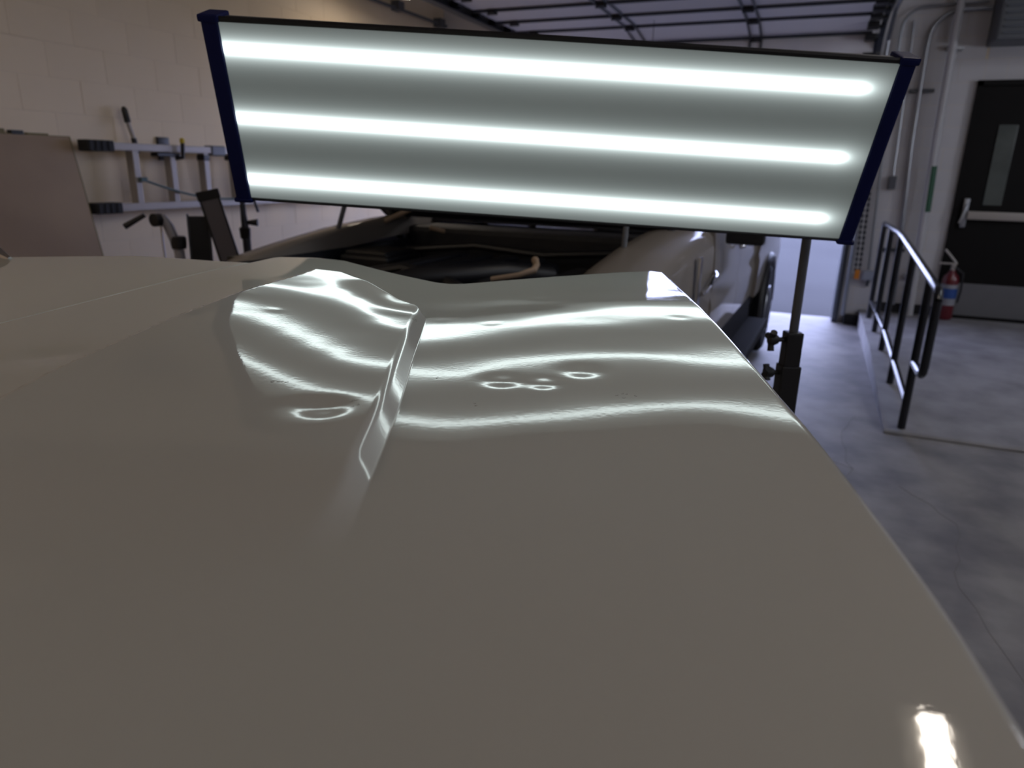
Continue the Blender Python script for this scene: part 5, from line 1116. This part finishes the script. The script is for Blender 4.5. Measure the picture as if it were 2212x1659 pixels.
# tools and folded lights standing between the ladder and the truck
c0 = (-2.98, 2.675)
t = thing('light_stand', 'grey tubular light stand with a black handle left of the black panel', 'stand', (c0[0], c0[1], 0))
g = Geo(); g.tube([(c0[0] + .037, c0[1] + .037, .50), (c0[0] + .025, c0[1] + .025, 1.11), (c0[0], c0[1], 1.237), (c0[0] - .019, c0[1] - .015, 1.281), (c0[0] - .037, c0[1] - .031, 1.288)], [.027, .025, .025, .021, .015], 14); g.make('neck', MAT['light_tube'], t, autos=True)
g = Geo(); g.tube([(c0[0] - .019, c0[1] - .025, .50), (c0[0] - .025, c0[1] - .025, 1.237)], .005, 8); g.make('rod', MAT['chrome'], t, autos=True)
g = Geo(); g.lathe([(.015, -.025), (.032, -.022), (.032, .022), (.015, .025)], (c0[0] - .031, c0[1] - .037, 1.269), axis='y', n=20); g.make('pivot_knob', MAT['black'], t, autos=True)
g = Geo(); g.tube([(c0[0] - .069, c0[1] - .075, 1.294), (c0[0] - .144, c0[1] - .137, 1.237)], [.011, .015], 10); g.make('handle', MAT['black'], t, autos=True)
g = Geo(); g.lathe([(.035, 0), (.038, .025), (.038, .056), (.032, .062)], (c0[0] + .027, c0[1] + .025, 1.125), n=16); g.make('collar', MAT['black'], t, autos=True)
for a in (.3, 2.4, 4.5):
    g = Geo(); g.tube([(c0[0] + .03, c0[1] + .03, .55), (c0[0] + .34*math.cos(a), c0[1] + .34*math.sin(a), .012)], .012, 8); g.make('leg', MAT['black'], t)

def lean_panel(name, label, base_, top, w, th, m, edge, cap=None):
    """flat light bar standing on the floor, from base to top, width w across the view"""
    b0 = Vector(base_); t0 = Vector(top); ax = (t0 - b0).normalized()
    vd = Vector((base_[0], base_[1], 0)).normalized(); sx = ax.cross(vd).normalized(); nn = sx.cross(ax).normalized(); L = (t0 - b0).length
    T = thing(name, label, 'light bar', tuple(base_))
    xf = lambda p: tuple(b0 + sx*p[0] + nn*p[1] + ax*p[2])
    g = Geo(); g.bbox((-w/2 + .004, -th/2 - .001, .01), (w/2 - .004, th/2 + .001, L - .01), .003, xf); g.make('face', m, T)
    for s in (-1, 1):
        g = Geo(); g.bbox((s*w/2 - .005, -th/2 - .003, 0), (s*w/2 + .005, th/2 + .003, L), .002, xf); g.make('edge_strip', edge, T)
    if cap:
        g = Geo(); g.bbox((-w/2 - .010, -th/2 - .006, L - .02), (w/2 + .010, th/2 + .006, L + .028), .006, xf); g.make('end_cap', cap, T)
    return T
lean_panel('black_light_panel', 'matt black light panel standing left of the white truck', (-2.93, 2.79, .0), (-2.905, 2.80, 1.294), .100, .02, MAT['black'], MAT['dark_steel'])
lean_panel('grey_light_panel', 'long grey light panel with black edges leaning toward the white truck', (-2.60, 3.02, .0), (-2.845, 2.825, 1.387), .092, .02, MAT['grey_panel'], MAT['black'], MAT['soft_black'])
c2 = (-2.795, 3.02)
t = thing('clamp_stand', 'dark clamp stand with knobs just left of the white truck fender', 'stand', (c2[0], c2[1], 0))
g = Geo(); g.tube([(c2[0] - .013, c2[1], .3), (c2[0] - .006, c2[1], 1.187), (c2[0] - .013, c2[1], 1.287), (c2[0] - .013, c2[1], 1.375)], [.018, .022, .016, .013], 10); g.make('pole', MAT['dark_steel'], t, autos=True)
g = Geo(); g.lathe([(.015, 0), (.027, .012), (.030, .062), (.017, .075)], (c2[0] - .012, c2[1], 1.15), n=14); g.make('collar', MAT['black'], t, autos=True)
g = Geo(); g.tube([(c2[0] - .012, c2[1], 1.244), (c2[0] + .05, c2[1] + .035, 1.244)], [.008, .020], 10); g.make('side_knob', MAT['black'], t, autos=True)
g = Geo(); g.tube([(c2[0] - .012, c2[1], 1.375), (c2[0] + .015, c2[1] + .012, 1.388), (c2[0] + .038, c2[1] + .035, 1.356), (c2[0] + .05, c2[1] + .045, 1.30)], .0075, 8); g.make('lever', MAT['dark_steel'], t, autos=True)
g = Geo(); g.lathe([(.012, 0), (.027, .008), (.027, .038), (.012, .045)], (c2[0] - .012, c2[1], 1.344), n=14); g.make('head_clamp', MAT['steel'], t, autos=True)
for a in (.9, 3.0, 5.1):
    g = Geo(); g.tube([(c2[0] - .01, c2[1], .34), (c2[0] + .26*math.cos(a), c2[1] + .26*math.sin(a), .012)], .011, 8); g.make('leg', MAT['black'], t)
